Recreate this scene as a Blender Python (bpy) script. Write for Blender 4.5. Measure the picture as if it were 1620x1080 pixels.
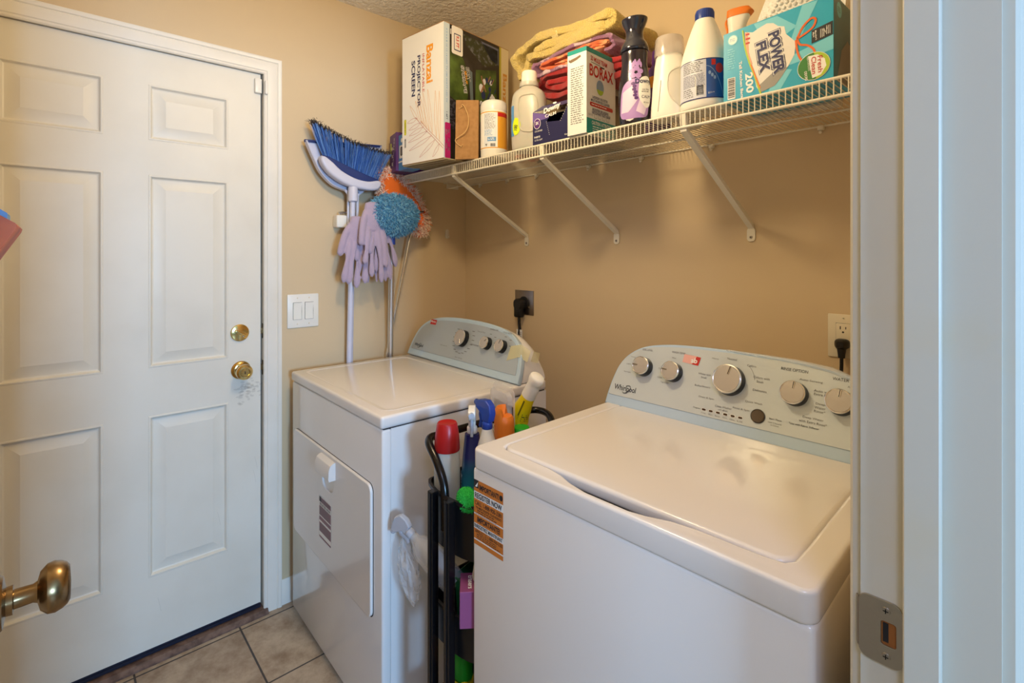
import bpy, bmesh, math, random
from mathutils import Vector, Matrix
R = math.radians
S = bpy.context.scene
col = S.collection
for o in list(bpy.data.objects): bpy.data.objects.remove(o)

# ------------------------------------------------------------------ camera
cd = bpy.data.cameras.new('camera'); cam = bpy.data.objects.new('camera', cd); col.objects.link(cam)
cam.location = (2.0786, -1.5625, 1.365)
cam.rotation_euler = (R(90), 0, R(47.85))
cd.sensor_width = 36; cd.lens = 17.793; cd.shift_y = -0.084; cd.clip_start = 0.02
S.camera = cam
# ------------------------------------------------------------------ light and exposure
S.view_settings.view_transform = 'Standard'; S.view_settings.look = 'None'
S.view_settings.exposure = 0.0; S.view_settings.gamma = 1.0; S.view_settings.use_curve_mapping = False
W = bpy.data.worlds.new('daylight'); S.world = W; W.use_nodes = True
bg = W.node_tree.nodes['Background']; bg.inputs[0].default_value = (0.5, 0.7, 1.0, 1); bg.inputs[1].default_value = 0.06

def lamp(name, kind, loc, power, colr, rot=(0, 0, 0), **kw):
    l = bpy.data.lights.new(name, kind); l.energy = power; l.color = colr
    for k, v in kw.items(): setattr(l, k, v)
    o = bpy.data.objects.new(name, l); col.objects.link(o); o.location = loc; o.rotation_euler = rot
    return o
# daylight from the window across the hall
lamp('hall_window_light', 'AREA', (5.6, -1.78, 1.52), 165, (0.34, 0.62, 1.0), (0, R(90), 0), shape='RECTANGLE', size=0.9, size_y=0.65)
# added cool fill in the hall for washer front and lid, no known fixture
lamp('hall_fill_light', 'AREA', (2.75, -2.0, 2.34), 18, (0.53, 0.60, 1.0), shape='DISK', size=0.5)
# bulb of the laundry ceiling fixture
lamp('ceiling_bulb', 'POINT', (1.12, -0.93, 2.13), 22, (1.0, 0.77, 0.46), shadow_soft_size=0.07)

# ------------------------------------------------------------------ materials
_m = {}
def mat(name, c, rough=0.5, metal=0.0, trans=0.0, coat=0.0, bump=None, noise=None, sss=0, emit=None, alpha=1.0, ior=1.45, sheen=0):
    if name in _m: return _m[name]
    m = bpy.data.materials.new(name); m.use_nodes = True; nt = m.node_tree; p = nt.nodes['Principled BSDF']
    p.inputs['Base Color'].default_value = (*c, 1); p.inputs['Roughness'].default_value = rough
    p.inputs['Metallic'].default_value = metal; p.inputs['Transmission Weight'].default_value = trans
    p.inputs['Coat Weight'].default_value = coat; p.inputs['IOR'].default_value = ior
    p.inputs['Alpha'].default_value = alpha
    if coat: p.inputs['Coat Roughness'].default_value = 0.06
    if sheen: p.inputs['Sheen Weight'].default_value = sheen
    if sss: p.inputs['Subsurface Weight'].default_value = sss; p.inputs['Subsurface Scale'].default_value = 0.01
    if emit: p.inputs['Emission Color'].default_value = (*emit[0], 1); p.inputs['Emission Strength'].default_value = emit[1]
    tc = nt.nodes.new('ShaderNodeTexCoord')
    if bump:
        n = nt.nodes.new('ShaderNodeTexNoise'); n.inputs['Scale'].default_value = bump[0]; n.inputs['Detail'].default_value = 3
        b = nt.nodes.new('ShaderNodeBump'); b.inputs['Strength'].default_value = bump[1]; b.inputs['Distance'].default_value = bump[2] if len(bump) > 2 else 0.002
        nt.links.new(tc.outputs['Object'], n.inputs['Vector']); nt.links.new(n.outputs['Fac'], b.inputs['Height']); nt.links.new(b.outputs['Normal'], p.inputs['Normal'])
    if noise:  # (scale, second colour, low, high, detail)
        n = nt.nodes.new('ShaderNodeTexNoise'); n.inputs['Scale'].default_value = noise[0]; n.inputs['Detail'].default_value = noise[4] if len(noise) > 4 else 4
        r = nt.nodes.new('ShaderNodeValToRGB'); r.color_ramp.elements[0].position = noise[2]; r.color_ramp.elements[1].position = noise[3]
        r.color_ramp.elements[0].color = (*c, 1); r.color_ramp.elements[1].color = (*noise[1], 1)
        nt.links.new(tc.outputs['Object'], n.inputs['Vector']); nt.links.new(n.outputs['Fac'], r.inputs['Fac']); nt.links.new(r.outputs['Color'], p.inputs['Base Color'])
    _m[name] = m; return m
def rgb(r, g, b):
    f = lambda v: (v / 255 / 12.92) if v <= 10.3 else ((v / 255 + .055) / 1.055) ** 2.4
    return (f(r), f(g), f(b))
WALL = mat('wall_paint', rgb(211, 189, 153), 0.55, bump=(160, 0.12, 0.0015))
CEIL = mat('ceiling_texture', rgb(238, 234, 226), 0.9, bump=(60, 1.0, 0.012))
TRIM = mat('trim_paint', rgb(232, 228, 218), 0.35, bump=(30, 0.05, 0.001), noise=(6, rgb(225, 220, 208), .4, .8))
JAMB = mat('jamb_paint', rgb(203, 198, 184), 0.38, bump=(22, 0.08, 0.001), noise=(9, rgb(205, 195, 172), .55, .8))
DOORP = mat('door_paint', rgb(230, 226, 214), 0.42, bump=(240, 0.05, 0.001), noise=(3.2, rgb(221, 216, 203), .45, .75, 6))
ENAM = mat('white_enamel', rgb(232, 230, 228), 0.22, coat=0.6, bump=(420, 0.02, 0.0005))
ENAM2 = mat('white_enamel_top', rgb(230, 226, 222), 0.24, coat=0.35, bump=(420, 0.015, 0.0005))
DARK = mat('dark_gap', (0.01, 0.01, 0.012), 0.7)
BLACK = mat('black_plastic', (0.007, 0.007, 0.008), 0.34, bump=(150, .1))
BLACKM = mat('black_paint', (0.004, 0.004, 0.005), 0.22)
INK = mat('black_ink', (0.02, 0.02, 0.025), 0.5)
GINK = mat('grey_ink', (0.16, 0.16, 0.17), 0.5)
WHITE = mat('white_plastic', rgb(236, 234, 226), 0.3, sss=.05)
WPRINT = mat('white_print', rgb(240, 240, 238), 0.45)
CREAM = mat('cream_plastic', rgb(224, 214, 190), 0.35)
WIRE = mat('white_vinyl_wire', rgb(232, 226, 208), 0.4)
BRASS = mat('polished_brass', (0.72, 0.52, 0.20), 0.16, 1.0)
ABRASS = mat('antique_brass', (0.30, 0.20, 0.10), 0.27, 1.0)
NICKEL = mat('brushed_nickel', (0.42, 0.38, 0.33), 0.36, 1.0, bump=(300, .1))
STEEL = mat('bright_steel', (0.75, 0.75, 0.76), 0.14, 1.0)
ALU = mat('aluminium', (0.72, 0.73, 0.76), 0.32, 1.0)
CONS = mat('console_silver', rgb(176, 187, 194), 0.32, 0.25, coat=.25, bump=(900, .03, .0003))
CONSB = mat('console_frame_blue', rgb(182, 206, 224), 0.28, coat=.5)
CONSF = mat('console_film', rgb(184, 208, 232), 0.22, coat=.5)
KNOB = mat('knob_face', rgb(186, 180, 174), 0.36, 0.3)
KRIM = mat('knob_rim', rgb(225, 222, 216), 0.2, 0.8)
RED = mat('red_plastic', rgb(168, 22, 26), 0.32)
NAVY = mat('navy_plastic', rgb(34, 40, 104), 0.3)
BLUE = mat('blue_plastic', rgb(38, 66, 150), 0.32)
ORANGE = mat('orange_plastic', rgb(226, 122, 36), 0.42)
YELLOW = mat('yellow_plastic', rgb(240, 214, 22), 0.28)
GREEN = mat('green_plastic', rgb(30, 160, 40), 0.4)
DGREEN = mat('dark_green_plastic', rgb(28, 100, 60), 0.35)
PURP = mat('purple_card', rgb(84, 42, 120), 0.45)
MAG = mat('magenta_card', rgb(176, 32, 104), 0.45)
MAUVE = mat('mauve_card', rgb(140, 70, 110), 0.45)
TEAL = mat('teal_print', rgb(20, 142, 138), 0.45)
CYAN = mat('cyan_card', rgb(42, 168, 206), 0.35, coat=.3)
CYAN2 = mat('pale_cyan_print', rgb(118, 204, 228), 0.4)
CARD = mat('brown_card', rgb(166, 126, 82), 0.8, noise=(60, rgb(150, 112, 70), .4, .7))
TWINE = mat('twine', rgb(206, 170, 118), 0.85)
CLEAR = mat('clear_plastic', (0.95, 0.95, 0.95), 0.08, trans=1.0, ior=1.18)
FROST = mat('frosted_plastic', rgb(232, 230, 220), 0.32, trans=0.45, sss=.1)
FILM = mat('clear_film', (0.86, 0.9, 0.95), 0.1, alpha=0.3, coat=1)
GREY = mat('grey_plastic', rgb(150, 140, 122), 0.3, trans=.25)
PRED = mat('red_print', rgb(190, 38, 36), 0.45)
PORA = mat('orange_print', rgb(240, 160, 40), 0.45)
LAB_O = mat('label_orange', rgb(206, 122, 48), 0.45)
LAB_M = mat('label_mauve', rgb(136, 98, 108), 0.45)
NAVYP = mat('navy_print', rgb(36, 42, 92), 0.45)
SKYP = mat('sky_blue_print', rgb(84, 144, 204), 0.45)
LIME = mat('lime_print', rgb(206, 226, 30), 0.45)
GPRINT = mat('green_print', rgb(58, 128, 60), 0.45)
LGREEN = mat('light_green_print', rgb(170, 200, 60), 0.45)
PERI = mat('pale_periwinkle_plastic', rgb(206, 208, 226), 0.34)
DBLUE = mat('dark_blue_plastic', rgb(34, 52, 110), 0.4)
BRIS = mat('blue_bristle', rgb(64, 110, 190), 0.4)
BRIS2 = mat('light_blue_bristle', rgb(112, 158, 222), 0.4)
DUST = mat('dusty_bristle_tip', rgb(64, 56, 52), 0.9)
DUSTER = mat('blue_chenille', rgb(80, 150, 188), 0.75, sheen=.4)
DUSTER2 = mat('light_blue_chenille', rgb(134, 194, 220), 0.75, sheen=.4)
PEACH = mat('peach_fringe', rgb(246, 218, 196), 0.8)
OFLEECE = mat('orange_fleece', rgb(238, 112, 32), 0.85, bump=(200, .6))
LAV = mat('lavender_knit', rgb(176, 160, 184), 0.85, bump=(260, .8, .002), sheen=.4)
TY = mat('yellow_terry', rgb(226, 200, 116), 0.95, bump=(240, 1.0, .010), sheen=.3)
TP = mat('purple_terry', rgb(150, 104, 140), 0.95, bump=(330, 1.0, .004), noise=(22, rgb(214, 190, 204), .56, .6), sheen=.3)
TO = mat('coral_terry', rgb(214, 100, 56), 0.95, bump=(330, 1.0, .004), noise=(26, rgb(238, 168, 120), .5, .62), sheen=.3)
TR = mat('red_terry', rgb(166, 24, 32), 0.95, bump=(330, 1.0, .004), sheen=.3)
WOOD = mat('varnished_wood', rgb(206, 92, 18), 0.5, noise=(18, rgb(160, 56, 10), .4, .65))
TAPE = mat('masking_tape', rgb(232, 226, 176), 0.5, alpha=.6)
THRES = mat('worn_wood_threshold', rgb(120, 96, 84), 0.7, noise=(40, rgb(86, 66, 58), .4, .65))

def tile_material():
    m = bpy.data.materials.new('ceramic_floor_tile'); m.use_nodes = True; nt = m.node_tree; N = nt.nodes; L = nt.links
    p = N['Principled BSDF']; tc = N.new('ShaderNodeTexCoord'); mp = N.new('ShaderNodeMapping')
    mp.inputs['Location'].default_value = (-0.05 + 0.003 + .312 * 4, 1.054 + 0.003 + .312 * 8, 0)
    br = N.new('ShaderNodeTexBrick'); br.offset = 0; br.squash = 1
    br.inputs['Scale'].default_value = 1; br.inputs['Brick Width'].default_value = .312; br.inputs['Row Height'].default_value = .312
    br.inputs['Mortar Size'].default_value = .0032; br.inputs['Mortar Smooth'].default_value = .1
    br.inputs['Color1'].default_value = (*rgb(196, 178, 154), 1); br.inputs['Color2'].default_value = (*rgb(186, 168, 146), 1)
    br.inputs['Mortar'].default_value = (*rgb(78, 72, 68), 1)
    n1 = N.new('ShaderNodeTexNoise'); n1.inputs['Scale'].default_value = 9; n1.inputs['Detail'].default_value = 8; n1.inputs['Roughness'].default_value = .7
    r1 = N.new('ShaderNodeValToRGB'); r1.color_ramp.elements[0].position = .35; r1.color_ramp.elements[1].position = .62
    r1.color_ramp.elements[0].color = (*rgb(168, 146, 122), 1); r1.color_ramp.elements[1].color = (1, 1, 1, 1)
    mx = N.new('ShaderNodeMix'); mx.data_type = 'RGBA'; mx.blend_type = 'MULTIPLY'; mx.inputs[0].default_value = .75
    L.new(tc.outputs['Object'], mp.inputs['Vector']); L.new(mp.outputs['Vector'], br.inputs['Vector']); L.new(tc.outputs['Object'], n1.inputs['Vector'])
    L.new(n1.outputs['Fac'], r1.inputs['Fac']); L.new(br.outputs['Color'], mx.inputs[6]); L.new(r1.outputs['Color'], mx.inputs[7]); L.new(mx.outputs[2], p.inputs['Base Color'])
    b = N.new('ShaderNodeBump'); b.inputs['Strength'].default_value = .5; b.inputs['Distance'].default_value = .003; b.invert = True
    L.new(br.outputs['Fac'], b.inputs['Height']); L.new(b.outputs['Normal'], p.inputs['Normal'])
    p.inputs['Roughness'].default_value = .45
    return m
TILE = tile_material()

# ------------------------------------------------------------------ mesh helpers
def rot3(rx=0, ry=0, rz=0): return Matrix.Rotation(R(rz), 4, 'Z') @ Matrix.Rotation(R(ry), 4, 'Y') @ Matrix.Rotation(R(rx), 4, 'X')
class MB:
    def __init__(s, m=None): s.bm = bmesh.new(); s.mats = []; s.cur = 0; s.xf = Matrix.Identity(4); s.m(m) if m else None
    def m(s, m):
        if m not in s.mats: s.mats.append(m)
        s.cur = s.mats.index(m); return s
    def add(s, vs, fs, xf=None):
        M = s.xf @ xf if xf is not None else s.xf
        V = [s.bm.verts.new(M @ Vector(v)) for v in vs]
        for f in fs:
            try: F = s.bm.faces.new([V[i] for i in f]); F.material_index = s.cur; F.smooth = True
            except ValueError: pass
        return s
    def addmesh(s, me, fn):
        V = [s.bm.verts.new(s.xf @ Vector(fn(v.co))) for v in me.vertices]
        for p in me.polygons:
            try: F = s.bm.faces.new([V[i] for i in p.vertices]); F.material_index = s.cur; F.smooth = True
            except ValueError: pass
    def box(s, c, d, xf=None):
        x, y, z = [k / 2 for k in d]; cx, cy, cz = c
        vs = [(cx + i * x, cy + j * y, cz + k * z) for i in (-1, 1) for j in (-1, 1) for k in (-1, 1)]
        return s.add(vs, [(0, 1, 3, 2), (4, 6, 7, 5), (0, 4, 5, 1), (2, 3, 7, 6), (0, 2, 6, 4), (1, 5, 7, 3)], xf)
    def b2(s, a, b, xf=None): return s.box([(a[i] + b[i]) / 2 for i in range(3)], [abs(a[i] - b[i]) for i in range(3)], xf)
    def rbox(s, a, b, r, seg=3, xf=None):
        t = bmesh.new(); bmesh.ops.create_cube(t, size=1)
        for v in t.verts: v.co = Vector([(a[i] + b[i]) / 2 + v.co[i] * abs(a[i] - b[i]) for i in range(3)])
        bmesh.ops.bevel(t, geom=t.edges[:] + t.verts[:], offset=r, segments=seg, profile=.5, affect='EDGES')
        t.verts.index_update(); return s.add([v.co[:] for v in t.verts], [[v.index for v in f.verts] for f in t.faces], xf), t.free()
    def rings(s, rs, close=True, cap0=True, cap1=True, xf=None):
        n = len(rs[0]); vs = [p for r in rs for p in r]; fs = []
        for k in range(len(rs) - 1):
            for i in range(n if close else n - 1):
                j = (i + 1) % n; fs.append((k * n + i, k * n + j, (k + 1) * n + j, (k + 1) * n + i))
        if cap0: fs.append(tuple(range(n))[::-1])
        if cap1: fs.append(tuple((len(rs) - 1) * n + i for i in range(n)))
        return s.add(vs, fs, xf)
    def lathe(s, prof, c=(0, 0, 0), seg=24, sx=1, sy=1, xf=None, caps=True):
        rs = [[(c[0] + sx * r * math.cos(2 * math.pi * i / seg), c[1] + sy * r * math.sin(2 * math.pi * i / seg), c[2] + z) for i in range(seg)] for r, z in prof]
        return s.rings(rs, True, caps, caps, xf)
    def loft(s, secs, seg=32, xf=None):  # (z, rx, ry, n[, cx, cy])
        rs = []
        for q in secs:
            z, rx, ry, n = q[:4]; cx, cy = (q[4], q[5]) if len(q) > 4 else (0, 0); ring = []
            for i in range(seg):
                t = 2 * math.pi * i / seg; ct, st = math.cos(t), math.sin(t)
                ring.append((cx + rx * math.copysign(abs(ct) ** (2 / n), ct), cy + ry * math.copysign(abs(st) ** (2 / n), st), z))
            rs.append(ring)
        return s.rings(rs, xf=xf)
    def cyl(s, p0, p1, r0, r1=None, seg=16):
        r1 = r0 if r1 is None else r1; return s.tube([p0, p1], [r0, r1], seg)
    def tube(s, pts, r, seg=10, closed=False, flat=1.0, up=(0, 0, 1)):
        P = [Vector(p) for p in pts]; n = len(P); rr = r if isinstance(r, (list, tuple)) else [r] * n; rs = []
        prev = None
        for i in range(n):
            if closed: t = P[(i + 1) % n] - P[i - 1]
            else: t = P[min(i + 1, n - 1)] - P[max(i - 1, 0)]
            t.normalize()
            if prev is None:
                u = Vector(up); 
                if abs(u.dot(t)) > .95: u = Vector((1, 0, 0)) if abs(t.x) < .9 else Vector((0, 1, 0))
            else: u = prev
            b = t.cross(u); b.normalize(); u = b.cross(t); prev = u
            rs.append([tuple(P[i] + rr[i] * (math.cos(2 * math.pi * k / seg) * b + flat * math.sin(2 * math.pi * k / seg) * u)) for k in range(seg)])
        if closed: rs.append(rs[0])
        return s.rings(rs, True, not closed, not closed)
    def prism(s, poly, a, b, axis='z', xf=None):
        def P(p, h): return {'z': (p[0], p[1], h), 'y': (p[0], h, p[1]), 'x': (h, p[0], p[1])}[axis]
        n = len(poly); vs = [P(p, a) for p in poly] + [P(p, b) for p in poly]
        return s.add(vs, [tuple(range(n))[::-1], tuple(range(n, 2 * n))] + [(i, (i + 1) % n, n + (i + 1) % n, n + i) for i in range(n)], xf)
    def build(s, name, parent=None, angle=35, loc=None, rz=None):
        bmesh.ops.recalc_face_normals(s.bm, faces=s.bm.faces)
        me = bpy.data.meshes.new(name); s.bm.to_mesh(me); s.bm.free()
        for m in s.mats: me.materials.append(m)
        me.set_sharp_from_angle(angle=R(angle))
        o = bpy.data.objects.new(name, me); col.objects.link(o)
        if parent: o.parent = parent
        if loc: o.location = loc
        if rz is not None: o.rotation_euler.z = R(rz)
        return o
def spline(pts, n=8, closed=False):
    P = [Vector(p) for p in pts]; out = []; N = len(P)
    rng = range(N if closed else N - 1)
    for i in rng:
        g = (lambda k: P[k % N]) if closed else (lambda k: P[max(0, min(N - 1, k))])
        p0, p1, p2, p3 = g(i - 1), g(i), g(i + 1), g(i + 2)
        for k in range(n):
            t = k / n
            out.append(tuple(.5 * ((2 * p1) + (p2 - p0) * t + (2 * p0 - 5 * p1 + 4 * p2 - p3) * t * t + (3 * p1 - p0 - 3 * p2 + p3) * t ** 3)))
    if not closed: out.append(tuple(P[-1]))
    return out
def shape2d(loops, extrude, bevel=0, res=2):
    c = bpy.data.curves.new('s', 'CURVE'); c.dimensions = '2D'; c.fill_mode = 'BOTH'; c.extrude = extrude; c.bevel_depth = bevel; c.bevel_resolution = res
    for lp in loops:
        sp = c.splines.new('POLY'); sp.points.add(len(lp) - 1); sp.use_cyclic_u = True
        for i, p in enumerate(lp): sp.points[i].co = (p[0], p[1], 0, 1)
    o = bpy.data.objects.new('s', c); me = bpy.data.meshes.new_from_object(o); bpy.data.objects.remove(o); bpy.data.curves.remove(c); return me
def rrect(x0, y0, x1, y1, r, n=6):
    out = []
    for cx, cy, a in ((x1 - r, y1 - r, 0), (x0 + r, y1 - r, 90), (x0 + r, y0 + r, 180), (x1 - r, y0 + r, 270)):
        for k in range(n + 1): t = R(a + 90 * k / n); out.append((cx + r * math.cos(t), cy + r * math.sin(t)))
    return out
_tc = {}
def textmesh(t, bold):
    k = (t, bold)
    if k not in _tc:
        c = bpy.data.curves.new('t', 'FONT'); c.body = t; c.resolution_u = 3; c.offset = bold
        o = bpy.data.objects.new('t', c); me = bpy.data.meshes.new_from_object(o); bpy.data.objects.remove(o); bpy.data.curves.remove(c); _tc[k] = me
    return _tc[k]
class Fr:   # flat face frame: (a, b) -> point, lift along the normal
    def __init__(s, o, u, v):
        s.o = Vector(o); s.u = Vector(u).normalized(); s.v = Vector(v).normalized(); s.n = s.u.cross(s.v)
    def __call__(s, a, b, l=0): return s.o + a * s.u + b * s.v + l * s.n
class Cy:   # wrapped round an elliptical bottle; rfn(z) -> (rx, ry); a = arc length from the angle t0 (degrees)
    def __init__(s, c, rfn, t0=-90): s.c = c; s.r = rfn if callable(rfn) else (lambda z: (rfn, rfn)); s.t0 = R(t0)
    def __call__(s, a, b, l=0):
        q = s.r(b); rx, ry = q[:2]; e = 2 / (q[2] if len(q) > 2 else 2); t = s.t0 + a / ((rx + ry) / 2); ct, st = math.cos(t), math.sin(t)
        return Vector((s.c[0] + (rx + l) * math.copysign(abs(ct) ** e, ct), s.c[1] + (ry + l) * math.copysign(abs(st) ** e, st), s.c[2] + b))
def txt(mb, f, t, a, b, w, h, m, rot=0, bold=0.0, l=.0006, xs=0):
    me = textmesh(t, bold)
    if not me.vertices: return
    X = [v.co.x for v in me.vertices]; Y = [v.co.y for v in me.vertices]
    x0, x1, y0, y1 = min(X), max(X), min(Y), max(Y); cr, sr = math.cos(R(rot)), math.sin(R(rot)); mb.m(m)
    def fn(c):
        x = ((c.x - x0) / (x1 - x0) - .5) * w; y = ((c.y - y0) / (y1 - y0) - .5) * h; x += xs * y
        return f(a + x * cr - y * sr, b + x * sr + y * cr, l)
    mb.addmesh(me, fn)
def rect(mb, f, a0, b0, a1, b1, m, l=.0003, n=1):
    mb.m(m); vs = []; fs = []
    for i in range(n + 1):
        for b in (b0, b1): vs.append(f(a0 + (a1 - a0) * i / n, b, l))
    for i in range(n): fs.append((2 * i, 2 * i + 2, 2 * i + 3, 2 * i + 1))
    mb.add(vs, fs)
def poly(mb, f, pts, m, l=.0004):
    mb.m(m); me = shape2d([pts], 0)
    if isinstance(f, Cy):
        t = bmesh.new(); t.from_mesh(me); bmesh.ops.triangulate(t, faces=t.faces[:])
        for _ in range(6):
            es = [e for e in t.edges if e.calc_length() > .007]
            if not es: break
            bmesh.ops.subdivide_edges(t, edges=es, cuts=1); bmesh.ops.triangulate(t, faces=t.faces[:])
        t.to_mesh(me); t.free()
    mb.addmesh(me, lambda c: f(c.x, c.y, l))
def line(mb, f, pts, w, m, l=.0006):
    mb.m(m); vs = []; n = len(pts)
    for i in range(n):
        x0, y0 = pts[max(i - 1, 0)][:2]; x1, y1 = pts[min(i + 1, n - 1)][:2]; d = math.hypot(x1 - x0, y1 - y0) or 1; nx, ny = -(y1 - y0) / d * w / 2, (x1 - x0) / d * w / 2
        vs += [f(pts[i][0] + nx, pts[i][1] + ny, l), f(pts[i][0] - nx, pts[i][1] - ny, l)]
    mb.add(vs, [(2 * i, 2 * i + 1, 2 * i + 3, 2 * i + 2) for i in range(n - 1)])
def ell(cx, cy, rx, ry, n=24): return [(cx + rx * math.cos(2 * math.pi * i / n), cy + ry * math.sin(2 * math.pi * i / n)) for i in range(n)]
def small(mb, f, a0, b0, a1, b1, rows, m, l=.0006, seed=1, fill=.8):   # fine print: rows of short dashes, broken like words
    rnd = random.Random(seed); h = (b1 - b0) / rows
    for i in range(rows):
        b = b1 - (i + .5) * h; a = a0; end = a0 + (a1 - a0) * rnd.uniform(fill, 1)
        while a < end:
            w = rnd.uniform(.6, 2.6) * h; e = min(a + w, end); rect(mb, f, a, b - h * .2, e, b + h * .2, m, l); a = e + h * .45
def barcode(mb, f, a0, b0, a1, b1, horiz=False, seed=3):
    rnd = random.Random(seed); rect(mb, f, a0, b0, a1, b1, WPRINT, .0006); L = (b1 - b0) if horiz else (a1 - a0); t = L * .06
    while t < L * .94:
        w = L * rnd.choice((.02, .03, .05))
        if horiz: rect(mb, f, a0 + (a1 - a0) * .08, b0 + t, a1 - (a1 - a0) * .08, b0 + t + w, INK, .0009)
        else: rect(mb, f, a0 + t, b0 + (b1 - b0) * .12, a0 + t + w, b1 - (b1 - b0) * .08, INK, .0009)
        t += w + L * rnd.choice((.02, .035))
def thing(name, label, cat, loc=(0, 0, 0), rz=0, group=None, tilt=None):
    o = bpy.data.objects.new(name, None); o.empty_display_size = .05; col.objects.link(o); o.location = loc
    o.rotation_euler = (R(tilt[0]), R(tilt[1]), R(rz)) if tilt else (0, 0, R(rz)); o['label'] = label; o['category'] = cat
    if group: o['group'] = group
    return o
def tag(o, label, cat, group=None):
    o['label'] = label; o['category'] = cat
    if group: o['group'] = group
    return o
def struct(o): o['kind'] = 'structure'; return o

# ------------------------------------------------------------------ room shell
XR, XH, YD, H = 1.9185, 2.0338, -2.06, 2.44     # right wall faces, front wall, ceiling height
JN, JS = -0.885, -1.652                      # doorway jamb faces
b = MB(TILE); b.b2((-.15, -2.3, -.06), (XH, .12, 0)); struct(b.build('floor'))
b = MB(mat('hall_floor_wood', rgb(150, 120, 92), .35, noise=(4, rgb(120, 92, 66), .4, .7))); b.b2((XH, -3.6, -.06), (6.6, 1.2, 0)); struct(b.build('floor_hall'))
b = MB(CEIL); b.b2((-.15, -2.3, H), (XH, .12, H + .08)); struct(b.build('ceiling'))
b = MB(CEIL); b.b2((XH, -3.6, H), (6.6, 1.2, H + .08)); struct(b.build('ceiling_hall'))
b = MB(WALL); b.b2((-.15, 0, 0), (XH + .1, .12, H)); struct(b.build('wall_back'))
b = MB(WALL); b.b2((-.15, YD - .12, 0), (XR, YD, H)); struct(b.build('wall_front'))
b = MB(WALL)
b.b2((-.12, -.955, 0), (0, 0, H)); b.b2((-.12, YD, 0), (0, -1.905, H)); b.b2((-.12, -1.905, 2.072), (0, -.955, H)); struct(b.build('wall_left'))
b = MB(WALL)
b.b2((XR, JN + .018, 0), (XH, .0, H)); b.b2((XR, -3.6, 0), (XH, JS - .018, H)); b.b2((XR, JS - .018, 2.06), (XH, JN + .018, H)); struct(b.build('wall_right'))
b = MB(WALL); b.b2((XH, 1.1, 0), (6.6, 1.2, H)); struct(b.build('wall_hall_north'))
b = MB(WALL); b.b2((XH, -3.7, 0), (6.6, -3.6, H)); struct(b.build('wall_hall_south'))
# baseboards
def baseboard(name, x0, x1, y0, y1, side):
    b = MB(TRIM); pr = [(0, 0), (.013, 0), (.013, .068), (.010, .074), (.010, .08), (.006, .09), (.003, .094), (0, .094)]
    if side == 'left': b.prism([(p, z) for p, z in pr], y0, y1, 'y')
    else: b.prism([(y0 - p, z) for p, z in pr], x0, x1, 'x')
    struct(b.build(name))
baseboard('baseboard_left', 0, 0, -.905, -.001, 'left')
baseboard('baseboard_back', .014, XR - .001, -.0005, 0, 'back')

# door casing: profile swept round the opening with mitred corners
def casing(name, y0, y1, zt, x, sgn, wid, mat_=TRIM, cut=None):
    prof = [(0, 0), (0, .009), (.004, .012), (.010, .012), (.013, .0145), (.022, .016), (.036, .0175), (.044, .0175), (.047, .0155), (.050, .019), (.058, .0205), (.063, .019), (.063, 0)]
    b = MB(mat_); rs = []
    k = wid / .063
    for (y, z, dy, dz) in ((y0, 0, 1, 0), (y0, zt, 1, 1), (y1, zt, -1, 1), (y1, 0, -1, 0)):
        rs.append([(x + sgn * d, y + dy * o * k, z + dz * o * k) for o, d in prof])
    b.rings(rs, True); o = struct(b.build(name, angle=25)); return o
casing('trim_1', -.968, -1.893, 2.058, 0, 1, .063)
# jamb of the exterior door with its stop gap, threshold, weather strip
b = MB(TRIM); b.b2((-.12, -.968, .02), (0.001, -.953, 2.075)); b.b2((-.12, -1.907, .02), (.001, -1.893, 2.075)); b.b2((-.12, -1.907, 2.0635), (.001, -.953, 2.075))
struct(b.build('trim_2'))
b = MB(mat('dark_weatherstrip', rgb(52, 46, 36), .8)); b.b2((-.06, -.9755, .03), (-.048, -.968, 2.063)); b.b2((-.06, -1.893, .03), (-.048, -1.886, 2.063)); b.b2((-.06, -1.893, 2.055), (-.048, -.968, 2.0635)); struct(b.build('trim_3'))
b = MB(THRES); b.prism([(-.12, 0), (.028, 0), (.028, .006), (.016, .017), (-.12, .019)], -1.905, -.955, 'y'); struct(b.build('trim_4'))
# six-panel door
def raised_panel_face(b, Y, Z, panels, x):
    ys = sorted(set([Y[0], Y[1]] + [p[0] for p in panels] + [p[1] for p in panels])); zs = sorted(set([Z[0], Z[1]] + [p[2] for p in panels] + [p[3] for p in panels]))
    for i in range(len(ys) - 1):
        for j in range(len(zs) - 1):
            cy, cz = (ys[i] + ys[i + 1]) / 2, (zs[j] + zs[j + 1]) / 2
            if not any(p[0] < cy < p[1] and p[2] < cz < p[3] for p in panels):
                b.add([(x, ys[i], zs[j]), (x, ys[i + 1], zs[j]), (x, ys[i + 1], zs[j + 1]), (x, ys[i], zs[j + 1])], [(0, 1, 2, 3)])
    for p in panels:
        rs = []
        for ins, d in ((0, 0), (.002, .0012), (.006, .0015), (.009, -.003), (.011, -.0075), (.015, -.009), (.019, -.0085), (.046, -.0015), (.049, -.0005), (.051, -.0005)):
            rs.append([(x + d, p[0] + ins, p[2] + ins), (x + d, p[1] - ins, p[2] + ins), (x + d, p[1] - ins, p[3] - ins), (x + d, p[0] + ins, p[3] - ins)])
        b.rings(rs, True, False, True)
pan = [(a, c, z0, z1) for a, c in ((-1.326, -1.085), (-1.686, -1.445)) for z0, z1 in ((1.755, 1.943), (.985, 1.637), (.277, .822))]
b = MB(DOORP); raised_panel_face(b, (-1.888, -.974), (.034, 2.06), pan, -.010); bmesh.ops.remove_doubles(b.bm, verts=b.bm.verts, dist=1e-5)
b.b2((-.054, -1.888, .034), (-.0235, -.974, 2.06))
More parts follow.
